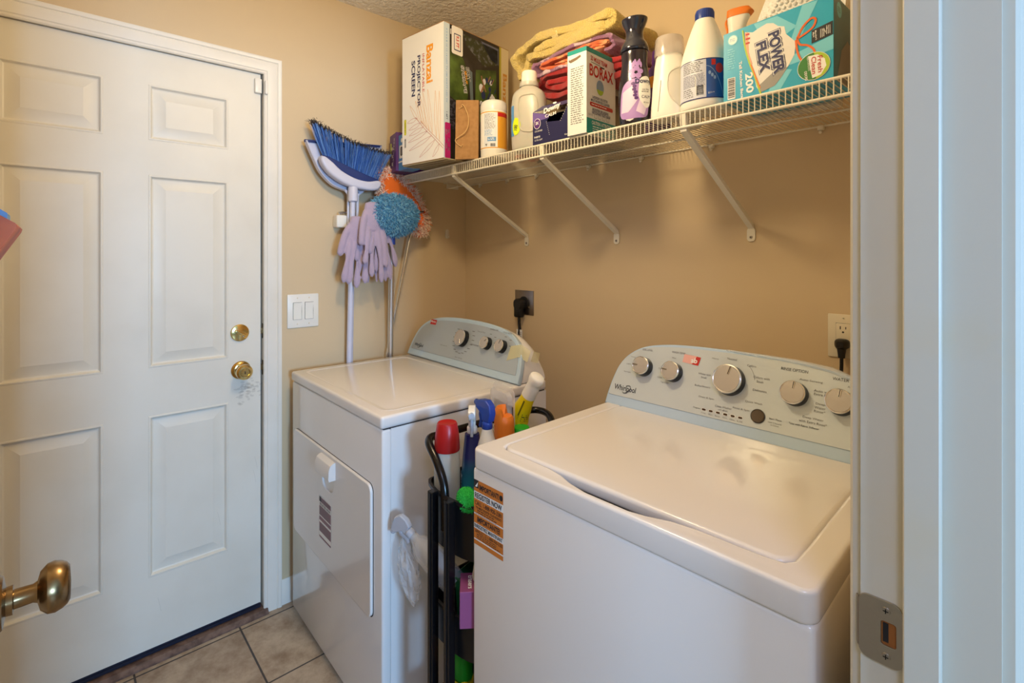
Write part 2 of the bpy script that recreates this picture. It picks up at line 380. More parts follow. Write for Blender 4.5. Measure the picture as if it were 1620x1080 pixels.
for a, c in (((-.024, -1.888, .034), (-.01, -1.8879, 2.06)), ((-.024, -.9741, .034), (-.01, -.974, 2.06)), ((-.024, -1.888, 2.0599), (-.01, -.974, 2.06)), ((-.024, -1.888, .034), (-.01, -.974, .0341))): b.b2(a, c)
door = struct(b.build('door_1', angle=12))
b = MB(mat('door_sweep_rubber', rgb(24, 28, 48), .45)); b.b2((-.05, -1.886, .0185), (-.0095, -.976, .036)); b.b2((-.0095, -1.886, .02), (-.005, -.976, .030)); b.build('door_sweep', door)
KX = Matrix.Rotation(R(90), 4, 'Y')   # lathe axis -> +x
b = MB(BRASS)
b.lathe([(.0, 0), (.033, 0), (.034, .003), (.030, .008), (.024, .010), (.014, .012), (.0125, .026), (.016, .032), (.024, .036), (.0285, .044), (.0275, .054), (.022, .060), (.016, .0605), (.0145, .058), (.0115, .058), (.011, .060), (.0001, .060)], seg=32, xf=Matrix.Translation((-.010, -1.043, .936)) @ KX)
b.m(DARK).b2((.0502, -1.0445, .931), (.0508, -1.0415, .941)); b.build('door_knob', door)
b = MB(BRASS); T = Matrix.Translation((-.010, -1.047, 1.076))
b.lathe([(.0001, 0), (.031, 0), (.032, .003), (.031, .006), (.027, .0075), (.0001, .008)], seg=32, xf=T @ KX)
dl = b.build('deadbolt', door)
b = MB(BRASS); b.rbox((.0, -.0055, -.021), (.012, .0055, .021), .002, xf=T @ Matrix.Translation((.008, 0, 0)) @ Matrix.Rotation(R(62), 4, 'X'))
b.build('thumb_turn', dl)
b = MB(STEEL)
b.bm.free()
for s_ in (-1, 1): b = MB(STEEL); b.lathe([(.0001, 0), (.0032, 0), (.0028, .0016), (.0001, .002)], seg=12, xf=T @ Matrix.Translation((.008, s_ * .011, -s_ * .013)) @ KX); b.build('screw', dl)
b = MB(ABRASS)
for z in (1.076, .936): b.b2((-.035, -.974, z - .011), (-.012, -.9685, z + .011)); b.b2((-.012, -.9685, z - .028), (.0022, -.9665, z + .028))
b.build('latch_strike', door)
# scuffs near the knob
b = MB(mat('scuff_mark', rgb(140, 136, 130), .6, alpha=.12))
f = Fr((-.0100, 0, 0), (0, 1, 0), (0, 0, 1))
rnd = random.Random(5)
for k in range(60):
    a, z = -1.02 + rnd.gauss(0, .02), .86 + rnd.gauss(0, .025); poly(b, f, [(a + rnd.uniform(.003, .01) * math.cos(t), min(z, .9) + rnd.uniform(.002, .006) * math.sin(t)) for t in [i * 1.05 for i in range(6)]], b.mats[0], .0004)
for a, z in ((-.995, .60), (-1.0, .55), (-1.12, .43), (-1.3, .20)): line(b, f, [(a, z), (a + .006, z - .03), (a + .009, z - .05)], .0012, b.mats[0])
b.build('scuff_marks', door)
# alarm contact, two halves
b = MB(WHITE); b.rbox((-.0095, -.9975, 1.983), (.006, -.9735, 2.038), .003)
tag(b.build('door_sensor'), 'small white alarm contact block on the white door, at its top right corner', 'door sensor')
b = MB(WHITE); b.rbox((.012, -.967, 1.979), (.0245, -.9555, 2.031), .004)
tag(b.build('sensor_magnet'), 'narrow white alarm magnet on the door casing beside the top corner', 'door sensor')

# near doorway: jambs, stop, casings, strike plate
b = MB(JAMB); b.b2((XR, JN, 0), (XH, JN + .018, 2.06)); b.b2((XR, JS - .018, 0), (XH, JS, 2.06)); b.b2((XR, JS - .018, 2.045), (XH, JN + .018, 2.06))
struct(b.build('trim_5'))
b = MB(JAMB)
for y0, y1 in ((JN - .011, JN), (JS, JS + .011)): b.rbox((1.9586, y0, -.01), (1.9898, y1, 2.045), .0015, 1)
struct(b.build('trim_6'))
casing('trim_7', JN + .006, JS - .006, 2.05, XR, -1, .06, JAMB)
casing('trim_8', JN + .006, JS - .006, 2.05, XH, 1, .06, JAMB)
ty = JN
sp = thing('strike_plate', 'brushed nickel strike plate screwed to the near door jamb', 'strike plate', (1.9385, ty, .951))
b = MB(NICKEL)
outer = rrect(-.021, -.035, .0185, .035, .009); hole = rrect(-.001, -.0135, .0135, .0135, .003)
me = shape2d([outer, hole], .0007, .0004, 1); b.addmesh(me, lambda c: (c.x, -.0012 - c.z, c.y))
b.prism([(-.0195, -.0012), (-.0232, .0006), (-.0255, .006), (-.0243, .0066), (-.022, .0016), (-.0195, 0)], -.027, .027, 'z'); b.build('plate', sp)
b = MB(mat('latch_pocket', rgb(140, 84, 34), .6)); b.b2((-.0005, -.0006, -.0133), (.0133, -.0004, .0133)); b.m(DARK).b2((.001, -.0008, -.010), (.006, -.0006, .011)); b.build('latch_hole', sp)
for z in (-.025, .025):
    b = MB(NICKEL); b.lathe([(.0001, 0), (.0042, 0), (.0038, .0012), (.0001, .0014)], seg=16, xf=Matrix.Translation((.004, -.0022, z)) @ Matrix.Rotation(R(90), 4, 'X'))
    b.m(DARK).box((.004, -.0038, z), (.005, .0003, .001)); b.box((.004, -.0038, z), (.001, .0003, .005)); b.build('screw', sp)

# open door leaf at the near left, out of the frame but for its knob
b = MB(DOORP); b.b2((1.163, -1.650, .012), (1.918, -1.6155, 2.04))
leaf = struct(b.build('door_2'))
b = MB(ABRASS)
b.lathe([(.0001, 0), (.033, 0), (.033, .003), (.029, .008), (.020, .0095), (.016, .0105), (.0165, .0165), (.0112, .0175), (.0105, .034), (.0125, .038), (.022, .0405), (.0285, .047), (.0297, .054), (.0275, .061), (.0245, .0655), (.020, .0685), (.0001, .0695)], seg=36,
    xf=Matrix.Translation((1.222, -1.6155, .950)) @ Matrix.Rotation(R(-90), 4, 'X'))
kn = b.build('door_knob', leaf)
b = MB(DARK); b.cyl((1.222, -1.590, .9395), (1.222, -1.590, .9388), .0016); b.build('set_hole', kn)
pl = thing('hanging_plaque', 'dark orange varnished wood plaque poking in at the left edge beside the white door', 'plaque', (1.50, -1.6155, 1.385))
b = MB(WOOD)
b.rings([[(x, 0, -.054), (x, .0300, .0015), (x, .0308, .0045), (x, .0295, .0065), (x, 0, .027)] for x in (-.09, 0)]); b.build('board', pl)
b = MB(SKYP); b.rings([[(x, .002, .024), (x, .002, .032), (x, .024, .0155), (x, .024, .0095)] for x in (-.06, -.02)]); b.build('painted_panel', pl)

# ------------------------------------------------------------------ ceiling fixture
cf = thing('ceiling_light', 'brass stemmed ceiling light with a bare bulb above the washing machine', 'ceiling light', (1.12, -.93, H))
b = MB(BRASS); b.lathe([(.0001, 0), (.06, 0), (.055, -.02), (.012, -.026), (.008, -.19), (.018, -.20), (.018, -.215), (.0001, -.215)], seg=32); b.build('stem', cf)
b = MB(mat('bulb_glow', (1, .8, .5), .5, emit=((1, .72, .42), 8))); b.lathe([(.012, -.216), (.014, -.225), (.028, -.245), (.028, -.252), (.0001, -.258)], seg=20); b.build('bulb', cf)

# ------------------------------------------------------------------ wall plates
def rocker_plate():
    t = thing('light_switch', 'white double rocker light switch plate on the grey wall beside the door', 'light switch', (0, -.8185, 1.143))
    b = MB(WHITE); b.rbox((0, -.0615, -.067), (.0055, .0615, .067), .003, 2); b.m(DARK)
    for y in (-.023, .023): b.b2((.0052, y - .0172, -.0345), (.0058, y + .0172, .0345))
    b.build('plate', t)
    for y in (-.023, .023):
        b = MB(WHITE); b.prism([(.005, -.0335), (.0078, -.0335), (.0062, 0), (.0098, .0335), (.005, .0335)], y - .016, y + .016, 'y'); b.build('rocker', t)
    for y in (-.023, .023):
        for z in (-.052, .052): b = MB(CREAM); b.lathe([(.0001, 0), (.0028, 0), (.0022, .001), (.0001, .001)], seg=10, xf=Matrix.Translation((.0055, y, z)) @ KX); b.build('screw', t)
rocker_plate()
YM = Matrix.Rotation(R(90), 4, 'X')   # lathe axis -> -y
t = thing('wall_outlet', 'cream duplex wall outlet above the washer console', 'outlet', (1.672, 0, 1.15))
b = MB(CREAM); b.rbox((-.037, -.005, -.058), (.037, 0, .058), .0025, 2); b.m(DARK).b2((-.0177, -.0056, -.0345), (.0177, -.005, .0345)); b.build('plate', t)
b = MB(CREAM); b.rbox((-.017, -.0085, -.0338), (.017, -.004, .0338), .0015, 2); b.m(DARK)
for z in (.019, -.019):
    b.b2((-.0075, -.0088, z - .001), (-.0052, -.0084, z + .0075)); b.b2((.0052, -.0088, z), (.0072, -.0084, z + .0065)); b.cyl((0, -.0088, z - .008), (0, -.0084, z - .008), .0026, seg=10)
b.build('receptacle', t)
b = MB(CREAM); b.lathe([(.0001, 0), (.003, 0), (.0024, .001), (.0001, .001)], seg=10, xf=Matrix.Translation((0, -.005, .048)) @ YM); b.m(DARK).box((0, -.0062, .048), (.004, .0004, .0008)); b.build('screw', t)
t = thing('power_cord', 'black washer plug and cord in the cream outlet', 'power cord', (1.672, -.0088, 1.131))
b = MB(BLACK); b.loft([(0, .016, .0125, 3), (.004, .0175, .0135, 3), (.012, .017, .0135, 3), (.022, .0135, .012, 3), (.0285, .008, .008, 2.5)], 24, xf=YM)
b.rings([[(x * k, y * .9, z) for x, y in ell(0, -.014, .011, .009, 16)] for z, k in ((.004, 1.4), (-.012, 1.0), (-.028, .8), (-.036, .75))]); b.build('plug', t)
b = MB(BLACK); b.tube(spline([(0, -.0126, -.034), (0, -.0128, -.06), (-.002, -.015, -.12), (-.004, -.022, -.2), (-.004, -.03, -.32)], 6), .0044, 10); b.build('cord', t)
t = thing('dryer_outlet', 'square steel dryer outlet plate with a fat black plug above the dryer', 'outlet', (.4365, 0, 1.155))
b = MB(mat('dark_steel_plate', (.32, .3, .3), .3, 1.0)); b.rbox((-.0595, -.004, -.054), (.0595, 0, .054), .0015, 2); b.m(DARK).lathe([(.0001, 0), (.027, 0), (.027, .004), (.0001, .0045)], seg=24, xf=Matrix.Translation((0, -.004, 0)) @ YM); b.build('plate', t)
b = MB(STEEL); b.lathe([(.0001, 0), (.004, 0), (.003, .0015), (.0001, .0018)], seg=12, xf=Matrix.Translation((.03, -.004, -.02)) @ YM); b.build('screw', t)
t = thing('power_cord', 'fat black dryer plug hanging a thick cord down to the dryer', 'power cord', (.4365, -.0086, 1.155))
b = MB(BLACK); b.loft([(0, .024, .024, 2.6), (.03, .025, .025, 2.6), (.036, .022, .022, 2.6)], 28, xf=Matrix.Translation((-.004, 0, -.006)) @ YM)
b.rbox((-.030, -.034, -.066), (.014, -.004, -.002), .009, 3); b.build('plug', t)
b = MB(BLACK); b.tube(spline([(-.006, -.02, -.06), (-.004, -.02, -.1), (.0, -.022, -.14), (.004, -.03, -.25), (.01, -.05, -.42)], 6), .0082, 12, flat=.6); b.build('cord', t)
b = MB(WPRINT); b.rbox((-.0175, -.0245, -.178), (.0185, -.0232, -.118), .0005, 1); f = Fr((-.017, -.0247, -.178), (1, 0, 0), (0, 0, 1)); poly(b, f, [(.008, .05), (.019, .045), (.016, .032), (.022, .02), (.012, .012), (.009, .024)], INK); small(b, f, .024, .012, .033, .05, 5, GINK); b.build('warning_tag', t)

# ------------------------------------------------------------------ dryer
K = .40   # console slope: y per z
def arch(w, zt, pts):  # symmetric outline (x, z) from half points
    left = pts; return [(x, z) for x, z in left] + [(w - x, z) for x, z in reversed(left[:-1])]
def console(root, w, z0, y0, yb, half, frame, face, film=None):
    top = [tuple(p) for p in spline([(x, z, 0) for x, z in half], 5)]; top = [(p[0], p[1]) for p in top]
    out = top + [(w - x, z) for x, z in reversed(top[:-1])]      # up the left side, over, down the right
    cs = 1 / math.hypot(1, K)
    def P(x, z, lift=0): return (x, y0 + K * (z - z0) - lift * cs, z + lift * K * cs)
    # housing
    b = MB(ENAM); rs = []
    cx = w / 2
    for t, sc, dy in ((0, 1, 0), (.0, 1, .004), (.25, 1.0, 0), (.5, .97, 0), (.75, .86, 0), (.92, .66, 0), (1, .48, 0)):
        ring = []
        for x, z in out:
            ys = y0 + K * (z - z0); yy = ys + (yb - ys) * t + dy; zz = z0 + (z - z0) * sc
            ring.append((x, yy, zz))
        rs.append(ring)
    b.rings(rs); b.build('console_housing', root, 40)
    # bezel on the slanted face, then the recessed fascia
    b = MB(frame); me = shape2d([out], .006, .004, 2); b.addmesh(me, lambda c: P(c.x, c.y, c.z + .004)); b.build('console_bezel', root, 30)
    ins = []
    for x, z in out:
        zz = z0 + .022 + (z - z0) * ((half[-1][1] - z0 - .034) / (half[-1][1] - z0)); xx = cx + (x - cx) * (1 - (.010 if film else .032) / w); zz += (.008 * (zz - z0) / (half[-1][1] - z0) if film else 0); ins.append((xx, zz))
    b = MB(face); me = shape2d([ins], .0008, .0004, 1); b.addmesh(me, lambda c: P(c.x, c.y, c.z + .0148)); fa = b.build('console_face', root)
    return P, fa
def knob(root, P, x, z, r, ang, h=.024, dark=BLACK):
    n = Vector((0, -1, K)).normalized(); u = Vector((1, 0, 0)); v = n.cross(u); o = Vector(P(x, z, .0158))
    X = Matrix((( u.x, v.x, n.x, o.x), (u.y, v.y, n.y, o.y), (u.z, v.z, n.z, o.z), (0, 0, 0, 1)))
    b = MB(dark); b.lathe([(r * .0001, 0), (r * 1.02, 0), (r * 1.0, h * .55), (r * .97, h * .8), (.0001, h * .8)], seg=40, xf=X)
    b.m(KRIM); b.lathe([(r * .93, h * .8), (r * .985, h * .84), (r * .97, h * .96), (r * .90, h), (r * .86, h * .97)], seg=40, xf=X, caps=False)
    b.m(KNOB); b.lathe([(r * .86, h * .96), (r * .86, h * .98), (.0001, h * 1.02)], seg=40, xf=X)
    k = b.build('knob', root)
    b = MB(WPRINT if dark is not BLACK or ang is None else KRIM); a = R(ang or 0); b.xf = X @ Matrix.Rotation(-a, 4, 'Z')
    b.rbox((-.0024, r * .28, h * .98), (.0024, r * .88, h * 1.06), .0006, 1)
    b.m(INK).b2((-.0009, r * .30, h * 1.05), (.0009, r * .86, h * 1.075)); b.build('pointer', k)
class SF:   # sloped console frame (a = x, b = z)
    def __init__(s, P): s.P = P
    def __call__(s, a, b, l=0): return Vector(s.P(a, b, .0161 + l))
def swirl_logo(b, f, x, z, w, h, m):
    txt(b, f, 'Whirlpool', x, z, w, h, m, bold=.01)
    for k, (rx, ry, rr) in enumerate(((.30, .55, 12), (.26, .45, 24))):
        line(b, f, [(x + w * .08 + w * rx * .6 * math.cos(t) , z + h * ry * math.sin(t) + h * .25 * math.cos(t)) for t in [R(200 + 14 * i) for i in range(20)]], h * .05, m)

DRY = thing('clothes_dryer', 'white front-loading clothes dryer with a tilted silver console in the corner', 'dryer', (.0672, -.8822, 0), -.782)
dw, dd, dh, dg = .738, .640, .9202, .037
b = MB(ENAM); b.rbox((0, 0, .018), (dw, .03, dh - dg - .001), .007, 3); b.b2((.002, .028, .02), (dw - .001, dd, dh - dg - .001)); b.m(DARK).b2((.02, .03, 0), (dw - .02, dd - .02, .02)); b.b2((.004, .006, dh - dg - .003), (dw - .004, dd - .006, dh - dg + .003)); b.build('cabinet', DRY)
b = MB(ENAM2); b.rbox((-.002, -.004, dh - dg + .001), (dw + .002, dd, dh), .009, 4)
b.build('top_panel', DRY)
# embossed border and ribs of the top
b = MB(ENAM2)
me = shape2d([rrect(.035, .03, dw - .035, .47, .03), rrect(.045, .04, dw - .045, .46, .025)], .0002, .0003, 1); b.addmesh(me, lambda c: (c.x, c.y, dh + .0002 + c.z))
b.build('embossed_border', DRY)
# door
fz0, fz1 = .338, .712
b = MB(DARK); me = shape2d([rrect(.040, fz0 - .005, .686, fz1 + .004, .022)], .0006); b.addmesh(me, lambda c: (c.x, -.0006 - c.z, c.y)); b.build('door_gap', DRY)
b = MB(ENAM2); me = shape2d([rrect(.045, fz0, .681, fz1, .02), rrect(.322, .590, .424, .68, .034)], .004, .003, 2); b.addmesh(me, lambda c: (c.x, -.0022 - c.z, c.y))
b.m(ENAM); b.b2((.32, -.003, .575), (.44, -.0012, .70)); dd_ = b.build('door', DRY)
b = MB(ENAM2)
b.rings([[(x, y, z) for y, z in ((-.004, .704), (-.016, .703), (-.026, .696), (-.031, .682), (-.032, .655), (-.030, .648), (-.006, .648))] for x in (.322, .324, .436, .438)]); b.build('handle', dd_)
b = MB(LAB_M); f = Fr((.302, -.0095, .414), (1, 0, 0), (0, 0, 1)); rect(b, f, 0, 0, .102, .140, WPRINT, 0)
for z0_, z1_ in ((.122, .138), (.077, .108), (.060, .073), (.022, .053), (.002, .008)): rect(b, f, .002, z0_, .100, z1_, LAB_M, .0004)
rect(b, f, .002, .122, .018, .139, INK, .0006)
txt(b, f, 'IMPORTANT', .055, .130, .07, .009, GINK); txt(b, f, 'REGISTER NOW', .051, .115, .09, .009, INK, bold=.01); small(b, f, .006, .08, .096, .106, 5, GINK); small(b, f, .006, .024, .096, .051, 5, GINK, seed=4)
b.build('registration_sticker', dd_)
dhalf = [(0, .9235), (.003, .955), (.014, .998), (.036, 1.035), (.07, 1.060), (.115, 1.077), (.18, 1.089), (.27, 1.096), (.367, 1.098)]
P, fa = console(DRY, .734, .9225, .514, .638, dhalf, CONSB, CONS)
f = SF(P)
b = MB(INK); swirl_logo(b, f, .072, .963, .070, .016, INK)
rnd = random.Random(2)
for i in range(15):
    t = R(-215 + i * 18); x, z = .372 + .062 * math.cos(t), 1.026 + .055 * math.sin(t); rect(b, f, x - .008, z - .0012, x + .008, z + .0012, GINK)
for x, z, tt in ((.47, 1.062, 'Timed Dry'), (.255, .985, 'Automatic Dry'), (.54, 1.078, 'TEMPERATURE'), (.62, 1.075, 'CYCLE SIGNAL'), (.378, .954, 'Air Only'), (.452, 1.012, 'Wrinkle')): txt(b, f, tt, x, z, .05, .0055, GINK)
for x in (.523, .61): [rect(b, f, x + dx, 1.052 + dz, x + dx + .012, 1.054 + dz, GINK) for dx, dz in ((0, .008), (.03, 0), (.036, -.02))]
b.build('printed_markings', fa)
knob(DRY, P, .372, 1.026, .033, 150); knob(DRY, P, .527, 1.026, .0235, 50); knob(DRY, P, .614, 1.026, .0235, 15)
b = MB(PRED); rect(b, f, .105, 1.057, .150, 1.077, PRED, .0006); txt(b, f, 'Maytop', .127, 1.068, .036, .010, WPRINT, l=.001, bold=.02); b.build('red_sticker', fa)
b = MB(TAPE)
b.add([f(.655, .984, .0012), f(.712, 1.004, .0012), f(.708, 1.046, .0012), f(.657, 1.034, .0012)], [(0, 1, 2, 3)])
b.add([f(.712, 1.004, .0012), f(.708, 1.046, .0012), (.7352, f(.71, 1.046).y + .018, 1.030), (.7352, f(.71, 1.004).y + .018, .994)], [(0, 1, 2, 3)])
b.add([(.7354, .566, .995), (.7354, .582, 1.028), (.7354, .612, 1.018), (.7354, .602, .984)], [(0, 1, 2, 3)])
o = b.build('masking_tape', DRY); o['label'] = 'yellowed strip of masking tape'

# ------------------------------------------------------------------ washer
WSH = thing('washing_machine', 'white top-loading washing machine with a closed lid and five-knob console', 'washing machine', (1.1593, -.8556, 0), 1.4)
ww, wd, wh, wg = .699, .62, .9238, .0398
b = MB(ENAM); b.rbox((.001, .002, .012), (ww - .001, wd, wh - wg), .009, 3); b.m(DARK).b2((.03, .03, 0), (ww - .03, wd - .03, .02)); b.b2((.006, .01, wh - wg - .004), (ww - .006, wd - .01, wh - wg + .004)); b.build('cabinet', WSH)
lidp = rrect(.044, .052, .655, .530, .028)
slot = [(.041, .50), (.041, .12), (.042, .070), (.048, .053), (.066, .0425), (.20, .0400), (.235, .034), (.27, .022), (.32, .0135), (.40, .0125), (.44, .021), (.478, .033), (.52, .0385), (.62, .0405), (.649, .045), (.660, .062), (.662, .12), (.661, .50), (.65, .536), (.05, .536)]
b = MB(ENAM2); me = shape2d([rrect(.006, .006, ww - .006, wd - .006, .016), slot], .017, .0065, 4)
def tp(c):
    x, y, z = c; z2 = wh - .0205 - .003 + z
    g = 0
    if z > 0: g = -.004 * math.exp(-((x - .352) / .16) ** 2) * max(0, 1 - abs(y - .02) / .03)
    return (x, y, z2 + .0045 + g)
b.addmesh(me, tp); b.build('top_panel', WSH, 30)
b = MB(DARK); b.b2((.04, .018, wh - .034), (.66, .536, wh - .030)); b.build('tub_opening', WSH)
b = MB(ENAM2); me = shape2d([rrect(.053, .060, .648, .522, .022)], .005, .008, 4)
b.addmesh(me, lambda c: (c.x, c.y, wh - .009 + c.z))
b.build('lid', WSH, 30)
whalf = [(0, .925), (.002, .948), (.008, .985), (.021, 1.028), (.045, 1.060), (.085, 1.085), (.14, 1.099), (.22, 1.107), (.3495, 1.110)]
P, fa = console(WSH, .699, .9245, .528, .640, whalf, CONSF, mat('washer_fascia', rgb(202, 213, 220), .25, .1, coat=.4), True)
f = SF(P); b = MB(INK)
swirl_logo(b, f, .056, .968, .073, .019, INK)
G2 = GINK
for x, z, tt, w, h, m in ((.104, 1.083, 'SOIL LEVEL', .034, .005, G2), (.20, 1.088, 'WASH TEMP', .040, .005, G2), (.495, 1.088, 'RINSE OPTION', .058, .0065, INK), (.603, 1.083, 'WATER LEVEL', .058, .0065, INK),
    (.062, 1.058, 'Heavy', .016, .004, G2), (.052, 1.037, 'Light', .015, .004, G2), (.052, 1.015, 'Xtra Light', .024, .004, G2), (.155, 1.040, 'Cool', .012, .004, G2), (.158, 1.017, 'Cold', .013, .004, G2), (.175, 1.006, 'Tap Cold', .024, .0045, G2), (.19, 1.073, 'Hot', .012, .004, G2),
    (.305, 1.087, 'Heavy', .018, .0045, G2), (.348, 1.092, 'Normal', .024, .005, G2), (.398, 1.083, 'Colors', .022, .005, G2), (.425, 1.059, 'Colors with', .038, .005, G2), (.423, 1.050, 'Soak', .017, .005, G2), (.425, 1.030, 'Delicates', .032, .005, G2), (.415, 1.001, 'Quick Wash', .040, .005, G2), (.388, .981, 'Rinse & Spin', .040, .005, G2),
    (.283, 1.045, 'Whites with', .034, .0045, G2), (.283, 1.037, 'Soak', .016, .0045, G2), (.283, 1.015, 'Bulky/Sheets', .042, .005, G2), (.298, .990, 'Drain & Spin', .040, .005, G2), (.345, .977, 'Clean Washer', .042, .005, G2), (.345, .970, 'with affresh', .024, .004, G2),
    (.532, 1.070, 'Auto Sensing', .048, .0055, G2), (.558, 1.052, 'Auto with', .036, .0055, G2), (.562, 1.045, 'Extra Rinse*', .042, .0055, G2), (.556, 1.025, 'Deep', .019, .0055, G2), (.556, 1.0175, 'Water', .022, .0055, G2), (.556, 1.010, 'Rinse*', .022, .0055, G2), (.545, .993, 'Deep Water', .042, .0055, G2), (.545, .985, 'with Extra Rinse*', .056, .0055, G2), (.528, .975, '*Use with Fabric Softener', .062, .0045, INK),
    (.622, 1.070, 'Auto Sensing', .036, .0055, G2), (.660, 1.050, 'Deep', .018, .0055, G2), (.660, 1.042, 'Water', .020, .0055, G2),
    (.468, .975, 'Start / Pause', .028, .004, INK), (.468, .967, 'Hold 3 Seconds', .030, .003, G2), (.468, .962, 'to Cancel', .018, .003, G2), (.278, .962, 'Progress', .018, .0038, INK)):
    txt(b, f, tt, x, z, w, h, m)
line(b, f, [(.358 + .052 * math.cos(R(t)), 1.045 + .048 * math.sin(R(t))) for t in range(8, 56, 6)], .0008, GINK)
b.build('printed_markings', fa)
for i in range(6):
    b = MB(mat('indicator_lens', rgb(70, 52, 40), .3)); x = .297 + i * .0185; z = .962
    me = shape2d([rrect(-.005, -.0022, .005, .0022, .0021)], .0006); b.addmesh(me, lambda c: f(x + c.x, z + c.y, c.z + .0006))
    b.m(WPRINT); me = shape2d([rrect(-.0062, -.0032, .0062, .0032, .003)], .0002); b.addmesh(me, lambda c: f(x + c.x, z + c.y, c.z + .0003)); txt(b, f, ('Sensing', 'Wash', 'Rinse', 'Spin', 'Done', 'Lid')[i], x, z - .008, .012, .003, GINK); b.build('indicator_light', fa)
for x, z, r, a in ((.104, 1.036, .0265, -90), (.196, 1.036, .0265, -85), (.351, 1.041, .0375, 12), (.503, 1.037, .0275, 5), (.595, 1.036, .0275, 5)): knob(WSH, P, x, z, r, a, .026)
n_ = Vector((0, -1, K)).normalized()
b = MB(mat('start_button', rgb(96, 86, 76), .25, .4)); o_ = Vector(P(.429, .974, .0158)); X_ = Matrix.Translation(o_) @ n_.to_track_quat('Z', 'Y').to_matrix().to_4x4()
b.lathe([(.0001, 0), (.0155, 0), (.0155, .003), (.0135, .0045), (.0001, .004)], seg=28, xf=X_); b.m(INK).lathe([(.0165, 0), (.0168, .002), (.0155, .0025)], seg=28, xf=X_, caps=False); b.build('start_button', WSH)
b = MB(PRED); poly(b, f, [(.216, 1.066), (.262, 1.063), (.266, 1.084), (.250, 1.086), (.218, 1.087)], mat('torn_sticker_pink', rgb(232, 176, 168), .5), .0007); poly(b, f, [(.244, 1.064), (.262, 1.063), (.266, 1.084), (.254, 1.085), (.250, 1.076)], PRED, .0010); txt(b, f, 'ab', .249, 1.074, .018, .013, WPRINT, bold=.03, l=.0014); b.build('torn_sticker', fa)
# registration sticker on the front
b = MB(LAB_O); f = Fr((.008, .0018, .712), (1, 0, 0), (0, 0, 1)); rect(b, f, 0, 0, .098, .146, WPRINT, .0002)
for z0, z1 in ((.120, .146), (.071, .103), (.048, .068), (.013, .036), (.0, .010)): rect(b, f, 0, z0, .098, z1, LAB_O, .0005)
rect(b, f, .0, .128, .016, .146, INK, .0008); poly(b, f, [(.004, .130), (.015, .143), (.012, .131)], WPRINT, .001)
txt(b, f, 'IMPORTANT!', .052, .1325, .066, .0125, INK, bold=.03, l=.0009); poly(b, f, ell(.0915, .1325, .005, .0062), INK, .0009)
txt(b, f, 'REGISTER NOW', .049, .1115, .090, .0125, INK, bold=.02, l=.0009); txt(b, f, 'CALL 1-888-900-3381', .049, .0945, .090, .0095, INK, bold=.01, l=.0009)
txt(b, f, 'YOU MUST REGISTER YOUR PRODUCT', .05, .0845, .088, .0055, INK, bold=.01, l=.0009); small(b, f, .012, .072, .08, .081, 2, INK, .0009); small(b, f, .006, .0685, .092, .071, 1, GINK, .0009)
txt(b, f, 'IMPORTANTE!', .05, .0585, .076, .0125, INK, bold=.03, l=.0009); txt(b, f, 'ENREGISTREZ MAINTENANT', .049, .0425, .094, .0085, INK, bold=.02, l=.0009)
txt(b, f, 'APPELEZ LE 1-888-900-3381', .05, .0305, .092, .0075, INK, l=.0009); small(b, f, .01, .014, .09, .026, 3, INK, .0009); b.build('registration_sticker', WSH)
# protective plastic film peeling along the top of the console
b = MB(FILM)
b.tube([P(x, z, .016) for x, z in ((.33, 1.112), (.42, 1.110), (.50, 1.107), (.57, 1.100), (.63, 1.083), (.66, 1.062))], [.0015, .004, .006, .007, .006, .002], 6); b.build('peeling_film', WSH)

# ------------------------------------------------------------------ wire shelf
ZS = 1.7235; SF_Y = -.405
sh = thing('wire_shelf', 'white ventilated wire shelf running along the back wall above the appliances', 'shelf', (0, 0, 0))
b = MB(WIRE); n = 148
for i in range(n):
    x = .012 + i * .01285
    b.tube([(x, -.006, ZS - .0016), (x, SF_Y + .002, ZS - .0016), (x, SF_Y, ZS - .003), (x, SF_Y, ZS - .040)], .00125, 5)
b.build('deck_wires', sh)
for y, z, r in ((SF_Y + .002, ZS - .0042, .0034), (SF_Y + .002, ZS - .040, .0034)):
    b = MB(WIRE); b.cyl((.006, y, z), (XR - .004, y, z), r, seg=10); b.build('front_rail', sh)
for y in (-.006, -.14, -.27):
    b = MB(WIRE); b.cyl((.006, y, ZS - .0055), (XR - .004, y, ZS - .0055), .0027, seg=8); b.build('support_rail', sh)
for x in (.13, .33, .52, .81, 1.05, 1.31, 1.62, 1.84):
    b = MB(WIRE); b.rbox((x - .008, -.016, ZS - .017), (x + .008, -.0005, ZS - .004), .003, 2); b.cyl((x, -.008, ZS - .018), (x, -.0165, ZS - .024), .004, seg=8); b.build('wall_clip', sh)
for x in (.453, .938, 1.431):
    b = MB(WIRE); d = .0085
    b.prism([(SF_Y + .000, ZS - .004), (SF_Y + .004, ZS - .050), (-.006, 1.447), (-.0005, 1.436), (-.0005, 1.449), (-.003, 1.459), (SF_Y + .018, ZS - .046), (SF_Y + .012, ZS - .004)], x - d, x + d, 'x')
    me = shape2d([rrect(-.0115, -.020, .0115, .020, .009)], .0012, .0008); b.addmesh(me, lambda c: (x + c.x, -.003 - c.z, 1.428 + c.y)); br = b.build('support_bracket', sh)
    b = MB(NICKEL); b.lathe([(.0001, 0), (.005, 0), (.004, .0015), (.0001, .002)], seg=12, xf=Matrix.Translation((x, -.005, 1.420)) @ YM); b.m(DARK).lathe([(.0001, .0018), (.0018, .0021)], seg=8, xf=Matrix.Translation((x, -.005, 1.420)) @ YM); b.build('screw', br)
